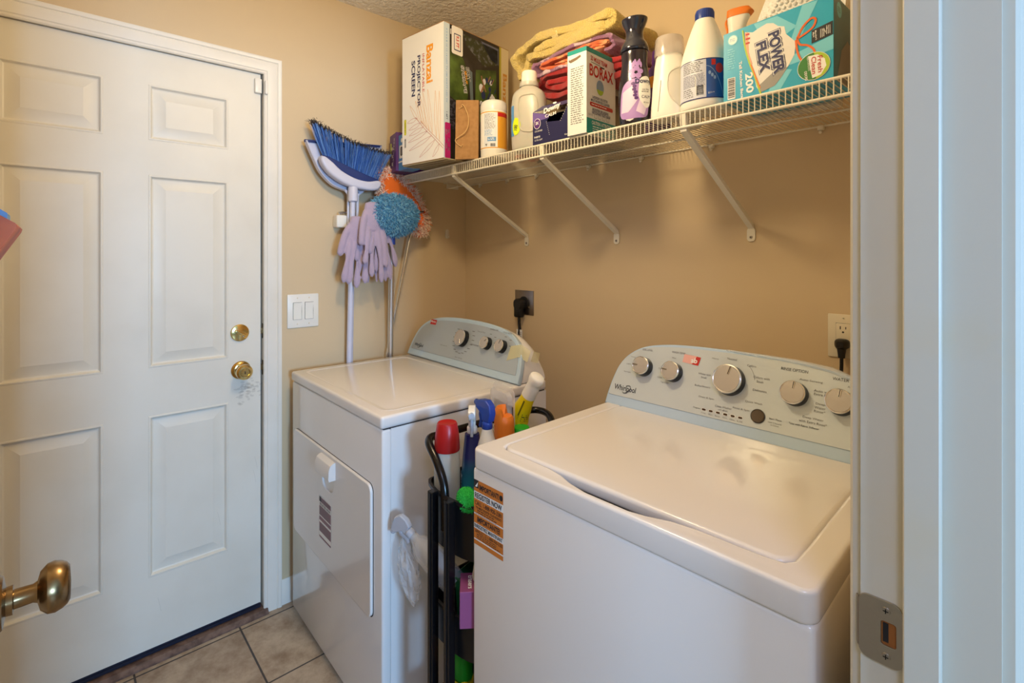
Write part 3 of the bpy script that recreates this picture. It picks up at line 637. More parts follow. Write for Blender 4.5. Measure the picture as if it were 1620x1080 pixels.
b = MB(WIRE); b.rbox((.0005, -.12, ZS - .028), (.006, -.05, ZS - .004), .002, 2); b.tube(spline([(.004, -.1, ZS - .022), (.03, -.12, ZS - .03), (.06, -.08, ZS - .018), (.07, -.03, ZS - .012)], 5), .003, 8); b.build('end_bracket', sh)

# ------------------------------------------------------------------ things on the shelf
def bottle_r(secs):   # half axes and roundness at a height
    zs = [q[0] for q in secs]
    def r(z):
        for i in range(len(zs) - 1):
            if zs[i] <= z <= zs[i + 1] and zs[i + 1] > zs[i]:
                t = (z - zs[i]) / (zs[i + 1] - zs[i]); return tuple(secs[i][k] + t * (secs[i + 1][k] - secs[i][k]) for k in (1, 2, 3))
        return secs[-1][1:4] if z > zs[-1] else secs[0][1:4]
    return r
def smooth_secs(secs, n=5):
    pts = spline([(q[1], q[2], q[0]) for q in secs], n); out = []
    for i, p in enumerate(pts): k = min(i // n, len(secs) - 1); out.append((p[2], max(p[0], .0002), max(p[1], .0002), secs[k][3]))
    return out
def carton(b, w, d, h, mats_front, side, top, lid=None):
    """box from x 0..w, y 0..d, z 0..h: front -y, right +x, left -x"""
    b.m(mats_front); b.rbox((0, 0, 0), (w, d, h), .0015, 1)
ZT = ZS + .0003
# projector screen carton
t = thing('projector_screen_box', 'tall white and photo-printed projector screen carton at the left end of the shelf', 'box', (.498, -.478, ZT + .009), 7)
w, d, h = .252, .368, .513
b = MB(WPRINT); b.b2((-w, 0, 0), (0, d, h)); b.m(CARD); b.b2((-w - .0005, -.0005, h - .0015), (.0005, d, h + .001)); b.b2((-w, 0, -.0015), (0, d, 0)); ob = b.build('carton', t)
b = MB(WPRINT); f = Fr((-w, 0, 0), (1, 0, 0), (0, 0, 1))
txt(b, f, 'Banzai', .172, .372, .148, .040, PORA, -90, .03); txt(b, f, 'INFLATABLE', .134, .345, .150, .013, PRED, -90)
txt(b, f, 'PROJECTOR', .104, .318, .205, .023, NAVYP, -90, .03); txt(b, f, 'SCREEN', .072, .336, .142, .023, NAVYP, -90, .03)
FO = mat('fern_orange', rgb(222, 160, 90), .5); FR = mat('fern_red', rgb(190, 110, 110), .5)
stem = [(.250 - .0, .035), (.20, .078), (.15, .118), (.11, .155), (.085, .180)]
line(b, f, spline([(x, y, 0) for x, y in stem], 6), .0016, FR); line(b, f, spline([(x + .006, y + .006, 0) for x, y in stem[:4]], 6), .0012, FR)
def leafline(x0, y0, x1, y1, wd, m):
    dx, dy = x1 - x0, y1 - y0; L = math.hypot(dx, dy); nx, ny = -dy / L * wd, dx / L * wd
    A = spline([(x0, y0, 0), (x0 + dx * .35 + nx, y0 + dy * .35 + ny, 0), (x0 + dx * .7 + nx * .7, y0 + dy * .7 + ny * .7, 0), (x1, y1, 0), (x0 + dx * .7 - nx * .5, y0 + dy * .7 - ny * .5, 0), (x0 + dx * .4 - nx * .6, y0 + dy * .4 - ny * .6, 0), (x0 + dx * .05, y0 + dy * .05, 0)], 5)
    line(b, f, A, .0011, m)
for x0, y0, x1, y1 in ((.105, .162, .050, .232), (.128, .145, .085, .245), (.140, .135, .098, .250), (.155, .122, .112, .262), (.172, .108, .130, .270), (.19, .095, .160, .276), (.212, .076, .205, .262), (.230, .062, .228, .255)): leafline(x0, y0, x1, y1, .008, FO)
for x0, y0, x1, y1 in ((.095, .176, .034, .165), (.118, .154, .044, .135), (.135, .135, .046, .112), (.160, .116, .040, .086), (.185, .094, .045, .052), (.205, .076, .11, .018), (.228, .056, .19, .01)): leafline(x0, y0, x1, y1, .009, FR)
poly(b, f, rrect(.013, .118, .026, .182, .006), mat('age_badge', rgb(214, 214, 40), .5)); txt(b, f, '14+ADD', .0195, .150, .04, .006, INK, 90); barcode(b, f, .015, .065, .026, .105, True)
b.build('front_print', ob)
b = MB(INK); f = Fr((0, 0, 0), (0, 1, 0), (0, 0, 1)); PG = mat('photo_green', rgb(84, 108, 46), .4, noise=(14, rgb(40, 56, 20), .35, .65)); PD = mat('photo_dark', rgb(36, 32, 28), .35, noise=(9, rgb(58, 54, 56), .5, .7)); PS = mat('photo_dusk_sky', rgb(92, 96, 120), .4)
rect(b, f, 0, 0, .030, h, mat('pale_blue_strip', rgb(190, 204, 214), .4)); rect(b, f, .030, 0, .310, h, PD); rect(b, f, .310, 0, .322, h, mat('olive_strip', rgb(170, 160, 50), .45)); rect(b, f, .322, 0, d, h, mat('tan_strip', rgb(214, 198, 160), .45))
poly(b, f, [(.032, .24), (.12, .20), (.135, .34), (.10, .40), (.032, .43)], PG); poly(b, f, [(.032, .12), (.10, .10), (.16, .19), (.11, .23), (.032, .23)], mat('photo_plaid', rgb(64, 62, 74), .5, noise=(90, rgb(24, 22, 30), .45, .5)))
poly(b, f, [(.10, .497), (.30, .49), (.30, .43), (.22, .40), (.12, .455)], mat('photo_leaves', rgb(48, 52, 30), .5, noise=(50, rgb(96, 98, 104), .5, .62))); poly(b, f, [(.2, .50), (.305, .50), (.305, .43), (.26, .44)], PS)
poly(b, f, [(.165, .170), (.295, .170), (.290, .405), (.170, .375)], PG, .0006)
poly(b, f, [(.148, .17), (.160, .17), (.150, .36), (.128, .37)], mat('screen_edge', rgb(96, 112, 120), .4), .0006)
rnd = random.Random(9); JW = mat('photo_player_white', rgb(216, 216, 224), .5); JN_ = mat('photo_player_navy', rgb(40, 48, 92), .5); SK = mat('photo_skin', rgb(150, 104, 80), .5)
for cx, cy, sc in ((.215, .29, 1.25), (.232, .345, .9), (.258, .33, .8), (.196, .24, .8), (.262, .235, .9), (.235, .215, .8), (.275, .29, .7)):
    for k in range(4): 
        m_ = (JN_, JW, SK, JN_)[k]; x, y = cx + rnd.uniform(-.016, .016) * sc, cy + rnd.uniform(-.022, .022) * sc
        poly(b, f, ell(x, y, .010 * sc, .014 * sc, 9) if k < 2 else [(x, y), (x + .008 * sc, y + .003), (x + .022 * sc, y + .03 * sc), (x + .014 * sc, y + .03 * sc)], m_, .0008 + .0001 * k)
poly(b, f, ell(.268, .268, .02, .028, 12), JW, .0012); txt(b, f, '23', .268, .268, .024, .03, JN_, -90, .02, .0014)
line(b, f, [(.228, .30), (.205, .345), (.202, .36)], .006, SK, .0012)
poly(b, f, rrect(.040, .405, .098, .515 - .003, .008), mat('badge_white', rgb(226, 224, 222), .4), .0006); poly(b, f, rrect(.052, .420, .088, .485, .003), JN_, .0008); poly(b, f, rrect(.055, .424, .085, .481, .002), mat('badge_white', (1, 1, 1)), .001); txt(b, f, '9.5 FT', .070, .455, .045, .016, PRED, -90, .03, .0013)
txt(b, f, 'EASY', .128, .345, .055, .019, WPRINT, -80, .06, .0008); txt(b, f, 'EASY', .128, .345, .053, .017, INK, -80, .02, .0011); txt(b, f, 'STORAGE', .105, .320, .105, .019, WPRINT, -80, .08, .0008); txt(b, f, 'STORAGE', .105, .320, .103, .016, INK, -80, .02, .0011); txt(b, f, 'SETUP', .116, .33, .05, .010, PORA, -80, .02, .0012)
txt(b, f, 'Banzai', .345, .325, .16, .026, mat('tan_orange', rgb(200, 140, 60), .5), -90, .03)
poly(b, f, rrect(.006, .0, .034, .135, .006), MAG, .0006); small(b, f, .010, .02, .018, .125, 2, mat('pink_print', rgb(226, 150, 186), .5)); small(b, f, .021, .02, .030, .12, 3, _m['pink_print'], seed=7)
txt(b, f, '0 2 4 6 8 10 12 14 LED TV 100 WATT LED TV', .015, .35, .28, .006, SKYP, -90); txt(b, f, '1.6FT', .016, .16, .03, .008, NAVYP, -90); small(b, f, .034, .46, .038, .51, 1, WPRINT)
b.build('photo_print', ob)
# wire rack under the overhanging carton
t = thing('wire_rack', 'flat dark wire grid rack under the projector carton', 'rack', (.498, -.478, ZT), 7)
b = MB(mat('tan_wire', rgb(176, 164, 132), .4))
for x, y0, y1 in ((-.250, .004, .30), (.012, .004, .30)): b.cyl((x, y0, .0045), (x, y1, .0045), .0024, seg=8)
for y in (.004, .30): b.cyl((-.250, y, .0045), (.012, y, .0045), .0024, seg=8)
b.build('frame', t)
b = MB(b.mats[0] if b.mats else WIRE)
for i in range(24): b.cyl((-.246 + i * .0109, .004, .0045), (-.246 + i * .0109, .30, .0045), .0011, seg=5)
for i in range(9): b.cyl((-.250, .03 + i * .03, .003), (.012, .03 + i * .03, .003), .0011, seg=5)
b.build('grid', t)
# small boxes in the left corner
t = thing('dryer_sheet_box', 'purple carton wedged in the corner left of the projector carton', 'box', (.06, -.462, ZT), -14)
b = MB(PURP); b.rbox((0, 0, 0), (.10, .17, .165), .001, 1); f = Fr((0, -.0002, 0), (1, 0, 0), (0, 0, 1)); txt(b, f, 'Static Free', .06, .085, .12, .014, WPRINT, 80); poly(b, f, rrect(.012, .075, .028, .13, .003), LIME); small(b, f, .034, .02, .048, .12, 3, WPRINT); b.build('carton', t)
t = thing('battery_box', 'small sky blue carton in front of the purple one by the projector carton', 'box', (.155, -.475, ZT), -6)
b = MB(SKYP); b.rbox((0, 0, 0), (.085, .06, .150), .001, 1); f = Fr((0, -.0002, 0), (1, 0, 0), (0, 0, 1)); poly(b, f, rrect(.014, .05, .056, .105, .006), WPRINT); poly(b, f, rrect(.024, .06, .046, .098, .008), INK, .0008); poly(b, f, rrect(.030, .064, .041, .093, .004), GINK, .001); line(b, f, [(.0, .035), (.085, .037)], .006, WPRINT); poly(b, f, ell(.036, .125, .009, .009), WPRINT); b.build('carton', t)
t = thing('plastic_clip', 'tiny cream plastic clip poking up behind the projector carton', 'clip', (.10, -.36, ZT + .17))
b = MB(CREAM); b.rbox((-.014, -.01, 0), (.010, .012, .03), .003, 2); b.cyl((.008, 0, .012), (.05, .01, .004), .006, seg=8); b.build('body', t)
# paper bag with twine handle
t = thing('paper_gift_bag', 'flat brown paper bag with a twine handle leaning between carton and canister', 'paper bag', (.535, -.452, ZT), 38, None, (-3, 0))
b = MB(CARD); b.rings([[(0, 0, 0), (0, .018, 0), (0, .018, .225), (0, 0, .225)], [(.088, 0, 0), (.088, .018, 0), (.088, .018, .22), (.088, 0, .22)]]); b.build('bag', t, 20)
b = MB(TWINE); b.tube(spline([(.022, -.001, .198), (.026, -.006, .205), (.038, -.010, .19), (.052, -.012, .155), (.052, -.013, .12), (.04, -.012, .098), (.016, -.008, .082), (.003, -.006, .074), (.004, -.004, .062), (.018, -.002, .05), (.026, -.001, .048)], 6), .0016, 6); b.tube([(.014, -.002, .19), (.028, -.004, .197)], .0013, 6); b.tube([(.022, -.002, .044), (.03, -.004, .054)], .0013, 6); b.build('twine_handle', t)
t = thing('folded_leaflet', 'white leaflet with black lettering between the projector carton and the brown bag', 'leaflet', (.522, -.432, ZT + .0095), 80)
b = MB(WPRINT); b.add([(0, 0, 0), (.05, .004, 0), (.05, .01, .15), (.01, .006, .14), (.05, .008, 0), (.0, .006, .06)], [(0, 1, 2, 3), (0, 3, 2, 4)]); f = Fr((0, -.001, 0), (1, 0.07, 0), (0, 0, 1)); txt(b, f, 'INCROSS', .012, .045, .06, .010, INK, -90, .02); b.build('sheet', t)
# wipes canister
t = thing('wipes_canister', 'white disinfecting wipes canister with orange-edged label', 'canister', (.640, -.352, ZT))
b = MB(WHITE); b.lathe([(.0001, 0), (.047, 0), (.0485, .004), (.0485, .170), (.047, .173)], seg=40); b.build('body', t)
b = MB(mat('wipes_lid', rgb(226, 226, 224), .3)); b.lathe([(.049, .170), (.0495, .176), (.0492, .192), (.046, .203), (.038, .209), (.0001, .210)], seg=40, caps=False); b.m(b.mats[0]).lathe([(.0001, .209), (.02, .212), (.0001, .213)], seg=24); b.build('lid', t)
b = MB(WPRINT); c = Cy((0, 0, 0), .0487, -42); L_ = mat('label_gold', rgb(222, 160, 50), .45)
rect(b, c, -.078, .026, .078, .166, WPRINT, .0001, 30); rect(b, c, -.078, .160, .078, .1635, L_, .0003, 30); rect(b, c, -.078, .030, .078, .0335, L_, .0003, 30); rect(b, c, .016, .033, .078, .160, L_, .0003, 14); rect(b, c, .016, .145, .078, .160, PRED, .0004, 14)
rect(b, c, -.036, .035, .010, .158, mat('label_grey', rgb(216, 222, 232), .45), .0003, 8); small(b, c, -.034, .10, .008, .155, 12, GINK, .0005); small(b, c, -.034, .075, .0, .098, 5, SKYP, .0005); rect(b, c, -.022, .055, .010, .070, SKYP, .0005, 4); small(b, c, -.020, .058, .008, .068, 2, WPRINT, .0007); barcode(b, c, -.012, .034, .008, .048); poly(b, c, [(-.026, .036), (-.032, .046), (-.022, .046)], GINK); b.build('label', t)
# slim orange box and black scraper behind the clear bottle
t = thing('stain_stick_box', 'slim orange-red carton squeezed between canister and clear bottle', 'box', (.700, -.300, ZT), 6)
b = MB(mat('carton_red_orange', rgb(222, 92, 48), .45)); b.rbox((0, 0, 0), (.034, .10, .186), .001, 1); f = Fr((0, -.0002, 0), (1, 0, 0), (0, 0, 1)); rect(b, f, 0, .01, .017, .176, WPRINT); small(b, f, .002, .02, .015, .17, 18, PRED); rect(b, f, .017, .05, .034, .062, YELLOW); b.build('carton', t)
t = thing('window_scraper', 'black-headed scraper with a chrome neck standing behind the orange-red carton', 'scraper', (.70, -.17, ZT + .0), 4)
b = MB(STEEL); b.cyl((0, 0, .03), (0, 0, .235), .006); b.build('neck', t)
b = MB(BLACK); b.tube(spline([(-.035, 0, .252), (-.024, -.004, .236), (0, -.004, .232), (.04, -.004, .248), (.075, 0, .262)], 5), [.005] * 5 + [.009] * 5 + [.010] * 5 + [.006] * 6, 10); b.build('scraper_head', t); b = MB(BLACK); b.cyl((0, 0, 0), (0, 0, .05), .011); b.build('grip', t)
# clear detergent bottle
t = thing('clear_detergent_bottle', 'translucent clear detergent bottle with a white cap and lime sticker', 'bottle', (.815, -.338, ZT), 28)
secs = smooth_secs([(0, .048, .034, 3.2), (.006, .056, .041, 3.2), (.03, .059, .043, 3.2), (.10, .060, .044, 3), (.165, .060, .044, 2.8), (.20, .054, .040, 2.5), (.214, .040, .034, 2.2), (.222, .030, .030, 2), (.232, .029, .029, 2)])
b = MB(FROST); b.loft(secs, 40); b.build('bottle', t)
b = MB(mat('handle_recess', rgb(206, 202, 188), .35, trans=.2)); c = Cy((0, 0, 0), bottle_r(secs), -80); 
b.tube([c(x, z, .0008) for x, z, _ in spline([(-.020, .18, 0), (.012, .185, 0), (.022, .155, 0), (.020, .10, 0), (.004, .062, 0), (-.016, .072, 0), (-.022, .13, 0)], 6, True)], .0022, 6, closed=True); b.build('handle_recess', t)
b = MB(FROST); b.lathe([(.033, .223), (.034, .227), (.033, .238), (.028, .240)], seg=32, caps=False); b.m(WHITE).lathe([(.0275, .233), (.028, .240), (.0268, .272), (.0245, .277), (.0001, .277)], seg=36); b.build('cap', t)
b = MB(LIME); poly(b, Cy((0, 0, 0), bottle_r(secs), -128), ell(.012, .082, .016, .030, 20), LIME, .0012); poly(b, Cy((0, 0, 0), bottle_r(secs), -150), [(-.02, .05), (.022, .05), (.022, .155), (-.02, .155)], SKYP, .0008); txt(b, Cy((0, 0, 0), bottle_r(secs), -128), '100', .012, .078, .018, .014, INK, 80, .02, .0016); b.build('sticker', t)
# grey jug under the towels
t = thing('grey_jug', 'grey translucent jug with a loop handle under the towel stack', 'jug', (.835, -.17, ZT), 10)
secs = smooth_secs([(0, .05, .05, 2.4), (.008, .062, .058, 2.4), (.08, .066, .060, 2.4), (.135, .060, .056, 2.3), (.165, .036, .036, 2), (.178, .022, .022, 2), (.196, .022, .022, 2)])
b = MB(GREY); b.loft(secs, 32); b.build('body', t)
b = MB(GREY); b.tube(spline([(.02, -.02, .182), (.05, -.035, .17), (.075, -.045, .135), (.07, -.045, .09)], 6), [.006] * 19, 8); b.build('handle', t)
b = MB(mat('jug_lid_dark', rgb(110, 102, 90), .4)); b.lathe([(.024, .190), (.024, .203), (.0001, .204)], seg=24); b.build('cap', t)
t = thing('storage_tin', 'grey round tin carrying the right half of the towel stack', 'tin', (1.00, -.17, ZT))
b = MB(mat('tin_grey', rgb(120, 112, 100), .35, .4)); b.lathe([(.0001, 0), (.075, 0), (.078, .004), (.078, .172), (.074, .178)], seg=40, caps=False); b.build('body', t)
b = MB(mat('tin_lid', rgb(186, 182, 170), .35)); b.lathe([(.0805, .165), (.0805, .184), (.078, .188), (.07, .1895), (.0001, .1895)], seg=40); b.build('lid', t)
# towels: each a flattened roll whose folded section faces the room
def fold(path, th, y0, y1, seed, n=7, wob=.004):
    rnd = random.Random(seed); P2 = spline([(x, z, 0) for x, z in path], 5); rs = []; ny = 9
    ph = [rnd.uniform(0, 6) for _ in range(6)]
    def ring(y, k, idx):
        A, Bk = [], []
        for i, p in enumerate(P2):
            q0, q1 = P2[max(i - 1, 0)], P2[min(i + 1, len(P2) - 1)]; dx, dz = q1[0] - q0[0], q1[1] - q0[1]; L = math.hypot(dx, dz) or 1; nx, nz = -dz / L, dx / L
            tt = th * k * .5 * (1 + .14 * math.sin(i * .9 + ph[0] + y * 20)) * (math.sin(math.pi * min(1, (min(i, len(P2) - 1 - i) + 1.2) / 5) / 2))
            wx = wob * math.sin(i * .55 + y * 31 + ph[1]); wz = wob * math.sin(i * .4 + y * 23 + ph[2])
            yy = y + .006 * math.sin(i * .5 + ph[3]) + .003 * math.sin(i * 1.7 + ph[4])
            A.append((p[0] + nx * tt + wx, yy, p[1] + nz * tt + wz)); Bk.append((p[0] - nx * tt + wx, yy, p[1] - nz * tt + wz))
        return A + Bk[::-1]
    for j, k in ((0, .72), (.008, .9), (.03, .97), (.08, 1), (.3, 1), (.5, 1), (.7, 1), (.92, .95), (.985, .5), (1, .1)): rs.append(ring(y0 + (y1 - y0) * j, k, j))
    return rs
TZ = ZT + .186
z0_ = TZ
def towel(name, label, m, paths, parts=(), y0=-.30, y1=-.03):
    t = thing(name, label, 'towel', (0, 0, 0))
    for nm, mm, pth, th, sd in paths:
        b = MB(mm); rs = fold([(x, z0_ + (z - z0_) * .90) for x, z in pth], th, y0, y1, sd); b.rings(rs, cap0=False, cap1=False); n = len(rs[0])
        for r in (rs[0], rs[-1]): b.add(r, [(i, i + 1, n - 2 - i, n - 1 - i) for i in range(n // 2 - 1)])
        bmesh.ops.remove_doubles(b.bm, verts=b.bm.verts, dist=1e-5); o = b.build(nm, t, 60)
        sub = o.modifiers.new('s', 'SUBSURF'); sub.levels = 1; sub.render_levels = 2
    return t
z = TZ
towel('red_towel', 'dark red folded towel at the bottom of the towel stack', TR, [('folded_cloth', TR, [(1.165, z + .062), (1.10, z + .074), (.98, z + .086), (.85, z + .097), (.805, z + .090), (.788, z + .062), (.805, z + .032), (.87, z + .014), (.98, z + .012), (1.08, z + .012), (1.16, z + .016), (1.178, z + .034), (1.14, z + .044), (1.0, z + .040), (.88, z + .046), (.845, z + .056), (.87, z + .066), (.98, z + .062), (1.08, z + .054)], .021, 3)], y0=-.275)
towel('striped_towel', 'purple and white towel folded round a coral one, middle of the towel stack', TP, [
    ('folded_cloth', TP, [(1.09, z + .100), (.98, z + .104), (.86, z + .106), (.80, z + .112), (.776, z + .128), (.782, z + .150), (.82, z + .162), (.92, z + .166), (1.04, z + .166), (1.11, z + .160), (1.128, z + .138), (1.122, z + .116), (1.10, z + .108)], .015, 5),
    ('coral_lining', TO, [(1.10, z + .120), (1.02, z + .121), (.92, z + .119), (.84, z + .122), (.805, z + .134), (.83, z + .147), (.90, z + .150), (1.0, z + .149), (1.08, z + .148), (1.105, z + .140), (1.07, z + .133), (.98, z + .134), (.88, z + .134)], .012, 8)], y0=-.282)
ytow = towel('yellow_towel', 'fluffy pale yellow towel lying on top of the towel stack, one end drooping', TY, [('folded_cloth', TY, [(1.10, z + .186), (1.0, z + .186), (.88, z + .188), (.80, z + .192), (.755, z + .186), (.735, z + .150), (.722, z + .128), (.700, z + .150), (.682, z + .195), (.700, z + .235), (.76, z + .250), (.86, z + .248), (.98, z + .240), (1.08, z + .234), (1.125, z + .220), (1.120, z + .200), (1.07, z + .204), (.95, z + .210), (.84, z + .214), (.78, z + .210)], .030, 11)], y0=-.288)
b = MB(mat('towel_band', rgb(232, 214, 156), .9, bump=(120, 1, .002)))
for x0 in (.875,):
    zz = z0_ + (z - z0_) * 1.0
    pr = [(-.283, z + .205), (-.290, z + .211), (-.292, z + .222), (-.289, z + .2335), (-.28, z + .2395), (-.2, z + .2425), (-.04, z + .2425)]
    b.rings([[(x0, y, q) for y, q in pr], [(x0 + .028, y, q - .0005) for y, q in pr]], False, False, False)
b.build('woven_band', ytow)
# fabric softener sheet box with torn opening
t = thing('softener_sheet_box', 'dark blue dryer sheet box with a torn open top between clear bottle and laundry booster', 'box', (.898, -.402, ZT), 2)
DN = mat('card_dark_blue', rgb(34, 34, 78), .4)
b = MB(DN); w, d, h = .215, .105, .107
b.prism([(0, 0), (w, 0), (w, h), (.150, h), (.118, .060), (.060, .066), (.072, h - .018), (.0, h)], -.0, .0012, 'y'); b.b2((0, .0012, 0), (.0012, d, h)); b.b2((w - .0012, .0012, 0), (w, d, h)); b.b2((0, d - .0012, 0), (w, d, h)); b.b2((0, 0, 0), (w, d, .0012)); b.m(DARK).b2((.0013, .03, .0013), (w - .0013, d - .002, .05))
b.m(DN).b2((0, .055, h - .001), (w, d, h)); cb = b.build('carton', t)
b = MB(WPRINT); f = Fr((0, -.0003, 0), (1, 0, 0), (0, 0, 1)); poly(b, f, [(.0, h - .032), (.07, h - .030), (.072, h - .019), (.0, h - .001)], mat('card_lilac', rgb(110, 90, 160), .4), .0002)
poly(b, f, ell(.020, .067, .015, .017), WPRINT); poly(b, f, ell(.020, .067, .0135, .0155), PURP, .0006); txt(b, f, '3X', .020, .069, .014, .010, WPRINT, 0, .03, .0009); txt(b, f, '120 DRYER', .026, .043, .034, .005, WPRINT); txt(b, f, 'SHEETS', .020, .024, .026, .006, WPRINT, 0, .02); txt(b, f, 'ULTRA SOFT', .026, .014, .034, .005, WPRINT); txt(b, f, 'Gentle Downy', .160, .013, .05, .006, WPRINT)
for k in range(8): poly(b, f, ell(.060 + k * .0018, .066 - k * .006, .0011, .0011, 8), WPRINT); poly(b, f, ell(.118 + k * .004, .060 + k * .006, .0011, .0011, 8), WPRINT)
b.build('printed_front', cb)
b = MB(mat('card_flap', rgb(56, 54, 100), .4)); b.add([(.0, -.001, h), (.150, -.001, h), (.165, .030, h + .022), (.02, .024, h + .022)], [(0, 1, 2, 3)]); b.add([(.0, .000, h - .0005), (.150, .000, h - .0005), (.165, .031, h + .0215), (.02, .025, h + .0215)], [(0, 3, 2, 1)])
b.build('torn_flap', t)
b = MB(WPRINT); f = Fr((.0, -.0018, h - .030), (1, 0, 0), (0, 0, 1)); txt(b, f, 'Downy', .086, .026, .070, .021, WPRINT, 8, .04, .002, .25); txt(b, f, 'CALM', .080, .008, .046, .010, WPRINT, 4, .02, .002); poly(b, f, ell(.098, .041, .008, .003), WPRINT, .002)
o = b.build('brand_lettering', t)
# laundry booster carton
t = thing('laundry_booster_box', 'tall white laundry booster carton with teal bands and a torn spout', 'box', (1.131, -.412, ZT), 3)
w, d, h = .070, .150, .252     # narrow side to the room (-y), printed front to the right (+x)
b = MB(mat('card_white', rgb(226, 226, 226), .35, coat=.2)); b.b2((-w, 0, 0), (0, d, h)); cb = b.build('carton', t)
b = MB(TEAL); f = Fr((-w, 0, 0), (1, 0, 0), (0, 0, 1)); rect(b, f, 0, h - .013, w, h, TEAL); small(b, f, .012, .03, .060, .20, 26, GINK, seed=2); poly(b, f, [(.004, h - .030), (.006, h - .022), (.012, h - .036), (.034, h - .032), (.050, h - .026), (.048, h - .020), (.030, h - .024), (.012, h - .026)], mat('torn_card', rgb(120, 100, 80), .8))
f = Fr((0, 0, 0), (0, 1, 0), (0, 0, 1)); rect(b, f, 0, h - .014, d, h, TEAL); rect(b, f, 0, 0, d, .045, TEAL)
txt(b, f, '20 MULE TEAM', .062, .222, .084, .014, PRED, -2, .02); txt(b, f, 'BORAX', .075, .188, .122, .036, PRED, 0, .02); line(b, f, [(.022, .211), (.068, .210)], .0016, INK); line(b, f, [(.068, .207), (.09, .207)], .004, INK)
poly(b, f, ell(.068, .144, .019, .023), mat('globe_blue', rgb(130, 156, 186), .4)); poly(b, f, [(.050, .137), (.086, .137), (.080, .126), (.068, .121), (.056, .126)], LGREEN, .0006)
txt(b, f, 'LAUNDRY BOOSTER', .068, .110, .078, .008, NAVYP, 0, .01); txt(b, f, 'MULTI-PURPOSE CLEANER', .070, .100, .096, .008, NAVYP, 0, .01); poly(b, f, rrect(.016, .082, .135, .094, .005), PRED); small(b, f, .024, .085, .12, .091, 1, WPRINT); txt(b, f, 'BOOSTER DE LESSIVE', .070, .073, .082, .008, NAVYP, 0, .02); txt(b, f, 'NETTOYANT TOUT USAGE', .074, .064, .094, .008, NAVYP, 0, .02)
for x in (.045, .066, .087, .108): line(b, f, [(x - .006, .049), (x + .006, .049), (x + .006, .060), (x - .006, .060), (x - .006, .049)], .0012, GINK)
txt(b, f, '4 LB 12 OZ', .020, .056, .022, .006, GINK); txt(b, f, 'CAUTION / ATTENTION', .076, .034, .10, .011, WPRINT, 0, .02); small(b, f, .03, .006, .13, .026, 3, WPRINT)
b.build('printed_front', cb)
# dark softener bottle
t = thing('fabric_softener_bottle', 'dark purple-black fabric softener bottle with lilac flower label', 'bottle', (1.270, -.375, ZT), 8)
secs = smooth_secs([(0, .036, .024, 2.3), (.006, .040, .028, 2.3), (.04, .044, .030, 2.2), (.09, .045, .031, 2.2), (.13, .041, .030, 2.1), (.165, .036, .028, 2), (.195, .037, .030, 2), (.205, .033, .028, 2)])
PB = mat('bottle_purple_black', rgb(28, 24, 40), .18, coat=.5)
b = MB(PB); b.loft(secs, 40); b.build('bottle', t)
b = MB(mat('cap_blue_black', rgb(24, 28, 48), .15, coat=.5)); b.loft(smooth_secs([(.200, .038, .034, 2), (.208, .039, .035, 2), (.222, .034, .030, 2), (.235, .026, .024, 2), (.255, .024, .022, 2), (.272, .031, .026, 2), (.285, .036, .030, 2), (.291, .034, .028, 2), (.288, .010, .008, 2)]), 36); b.build('cap', t)
b = MB(PURP); r_ = bottle_r(secs); c = Cy((0, 0, 0), r_, -68); LIL = mat('lilac_print', rgb(176, 140, 206), .4); LIL2 = mat('pale_lilac_print', rgb(222, 204, 234), .4)
poly(b, c, spline([(-.036, .015, 0), (-.038, .06, 0), (-.030, .10, 0), (-.008, .118, 0), (.020, .112, 0), (.034, .08, 0), (.034, .02, 0), (0, .010, 0)], 4, True) and [(p[0], p[1]) for p in spline([(-.036, .018, 0), (-.038, .06, 0), (-.030, .10, 0), (-.008, .118, 0), (.020, .112, 0), (.034, .08, 0), (.034, .02, 0), (0, .012, 0)], 4, True)], LIL, .0008)
for pts in ([(-.034, .03), (-.030, .085), (-.006, .10), (.004, .06), (-.016, .03)], [(.0, .03), (.012, .07), (.03, .04), (.022, .018)]): poly(b, c, pts, LIL2, .0011)
for k in range(5):
    a0 = R(72 * k + 10); poly(b, c, ell(.002 + .011 * math.cos(a0), .135 + .011 * math.sin(a0), .0075, .0075, 12), LIL, .0012)
for k in range(7): poly(b, c, ell(-.006 + .0035 * k, .155 + .004 * (k % 3), .003, .009, 8), LIL, .0010)
for k in range(6): poly(b, c, ell(-.006 + .002 * (k % 2) + .001 * k, .105 - .008 * k, .005, .0045, 8), PURP, .0013)
poly(b, c, [(p[0], p[1]) for p in spline([(.006, .075, 0), (.010, .112, 0), (.022, .122, 0), (.040, .118, 0), (.046, .08, 0), (.040, .045, 0), (.026, .038, 0), (.012, .055, 0)], 4, True)], WPRINT, .0014)
txt(b, c, 'Downy', .022, .108, .046, .017, NAVYP, 0, .02, .0018); txt(b, c, 'ULTRA', .027, .086, .022, .005, GINK, 0, 0, .0018); small(b, c, .014, .078, .04, .083, 1, GINK, .0018); txt(b, c, 'CALM', .027, .067, .026, .008, NAVYP, 0, 0, .0018); txt(b, c, '48 loads', .028, .052, .018, .004, GINK, 0, 0, .0018); line(b, c, [(.012, .074), (.042, .074)], .0006, GINK, .0018); b.build('label', t)
b = MB(WHITE); b.loft([(-.0, .030, .022, 2.2), (.006, .038, .028, 2.2), (.012, .039, .029, 2.2)], 32); b.build('base_ring', t)
t = thing('stain_remover_bottle', 'purple bottle with an orange label half hidden behind the dark softener bottle', 'bottle', (1.272, -.255, ZT), 5)
b = MB(PURP); b.loft(smooth_secs([(0, .038, .024, 2.6), (.1, .04, .026, 2.6), (.17, .034, .024, 2.4), (.195, .018, .018, 2)]), 28); b.build('bottle', t)
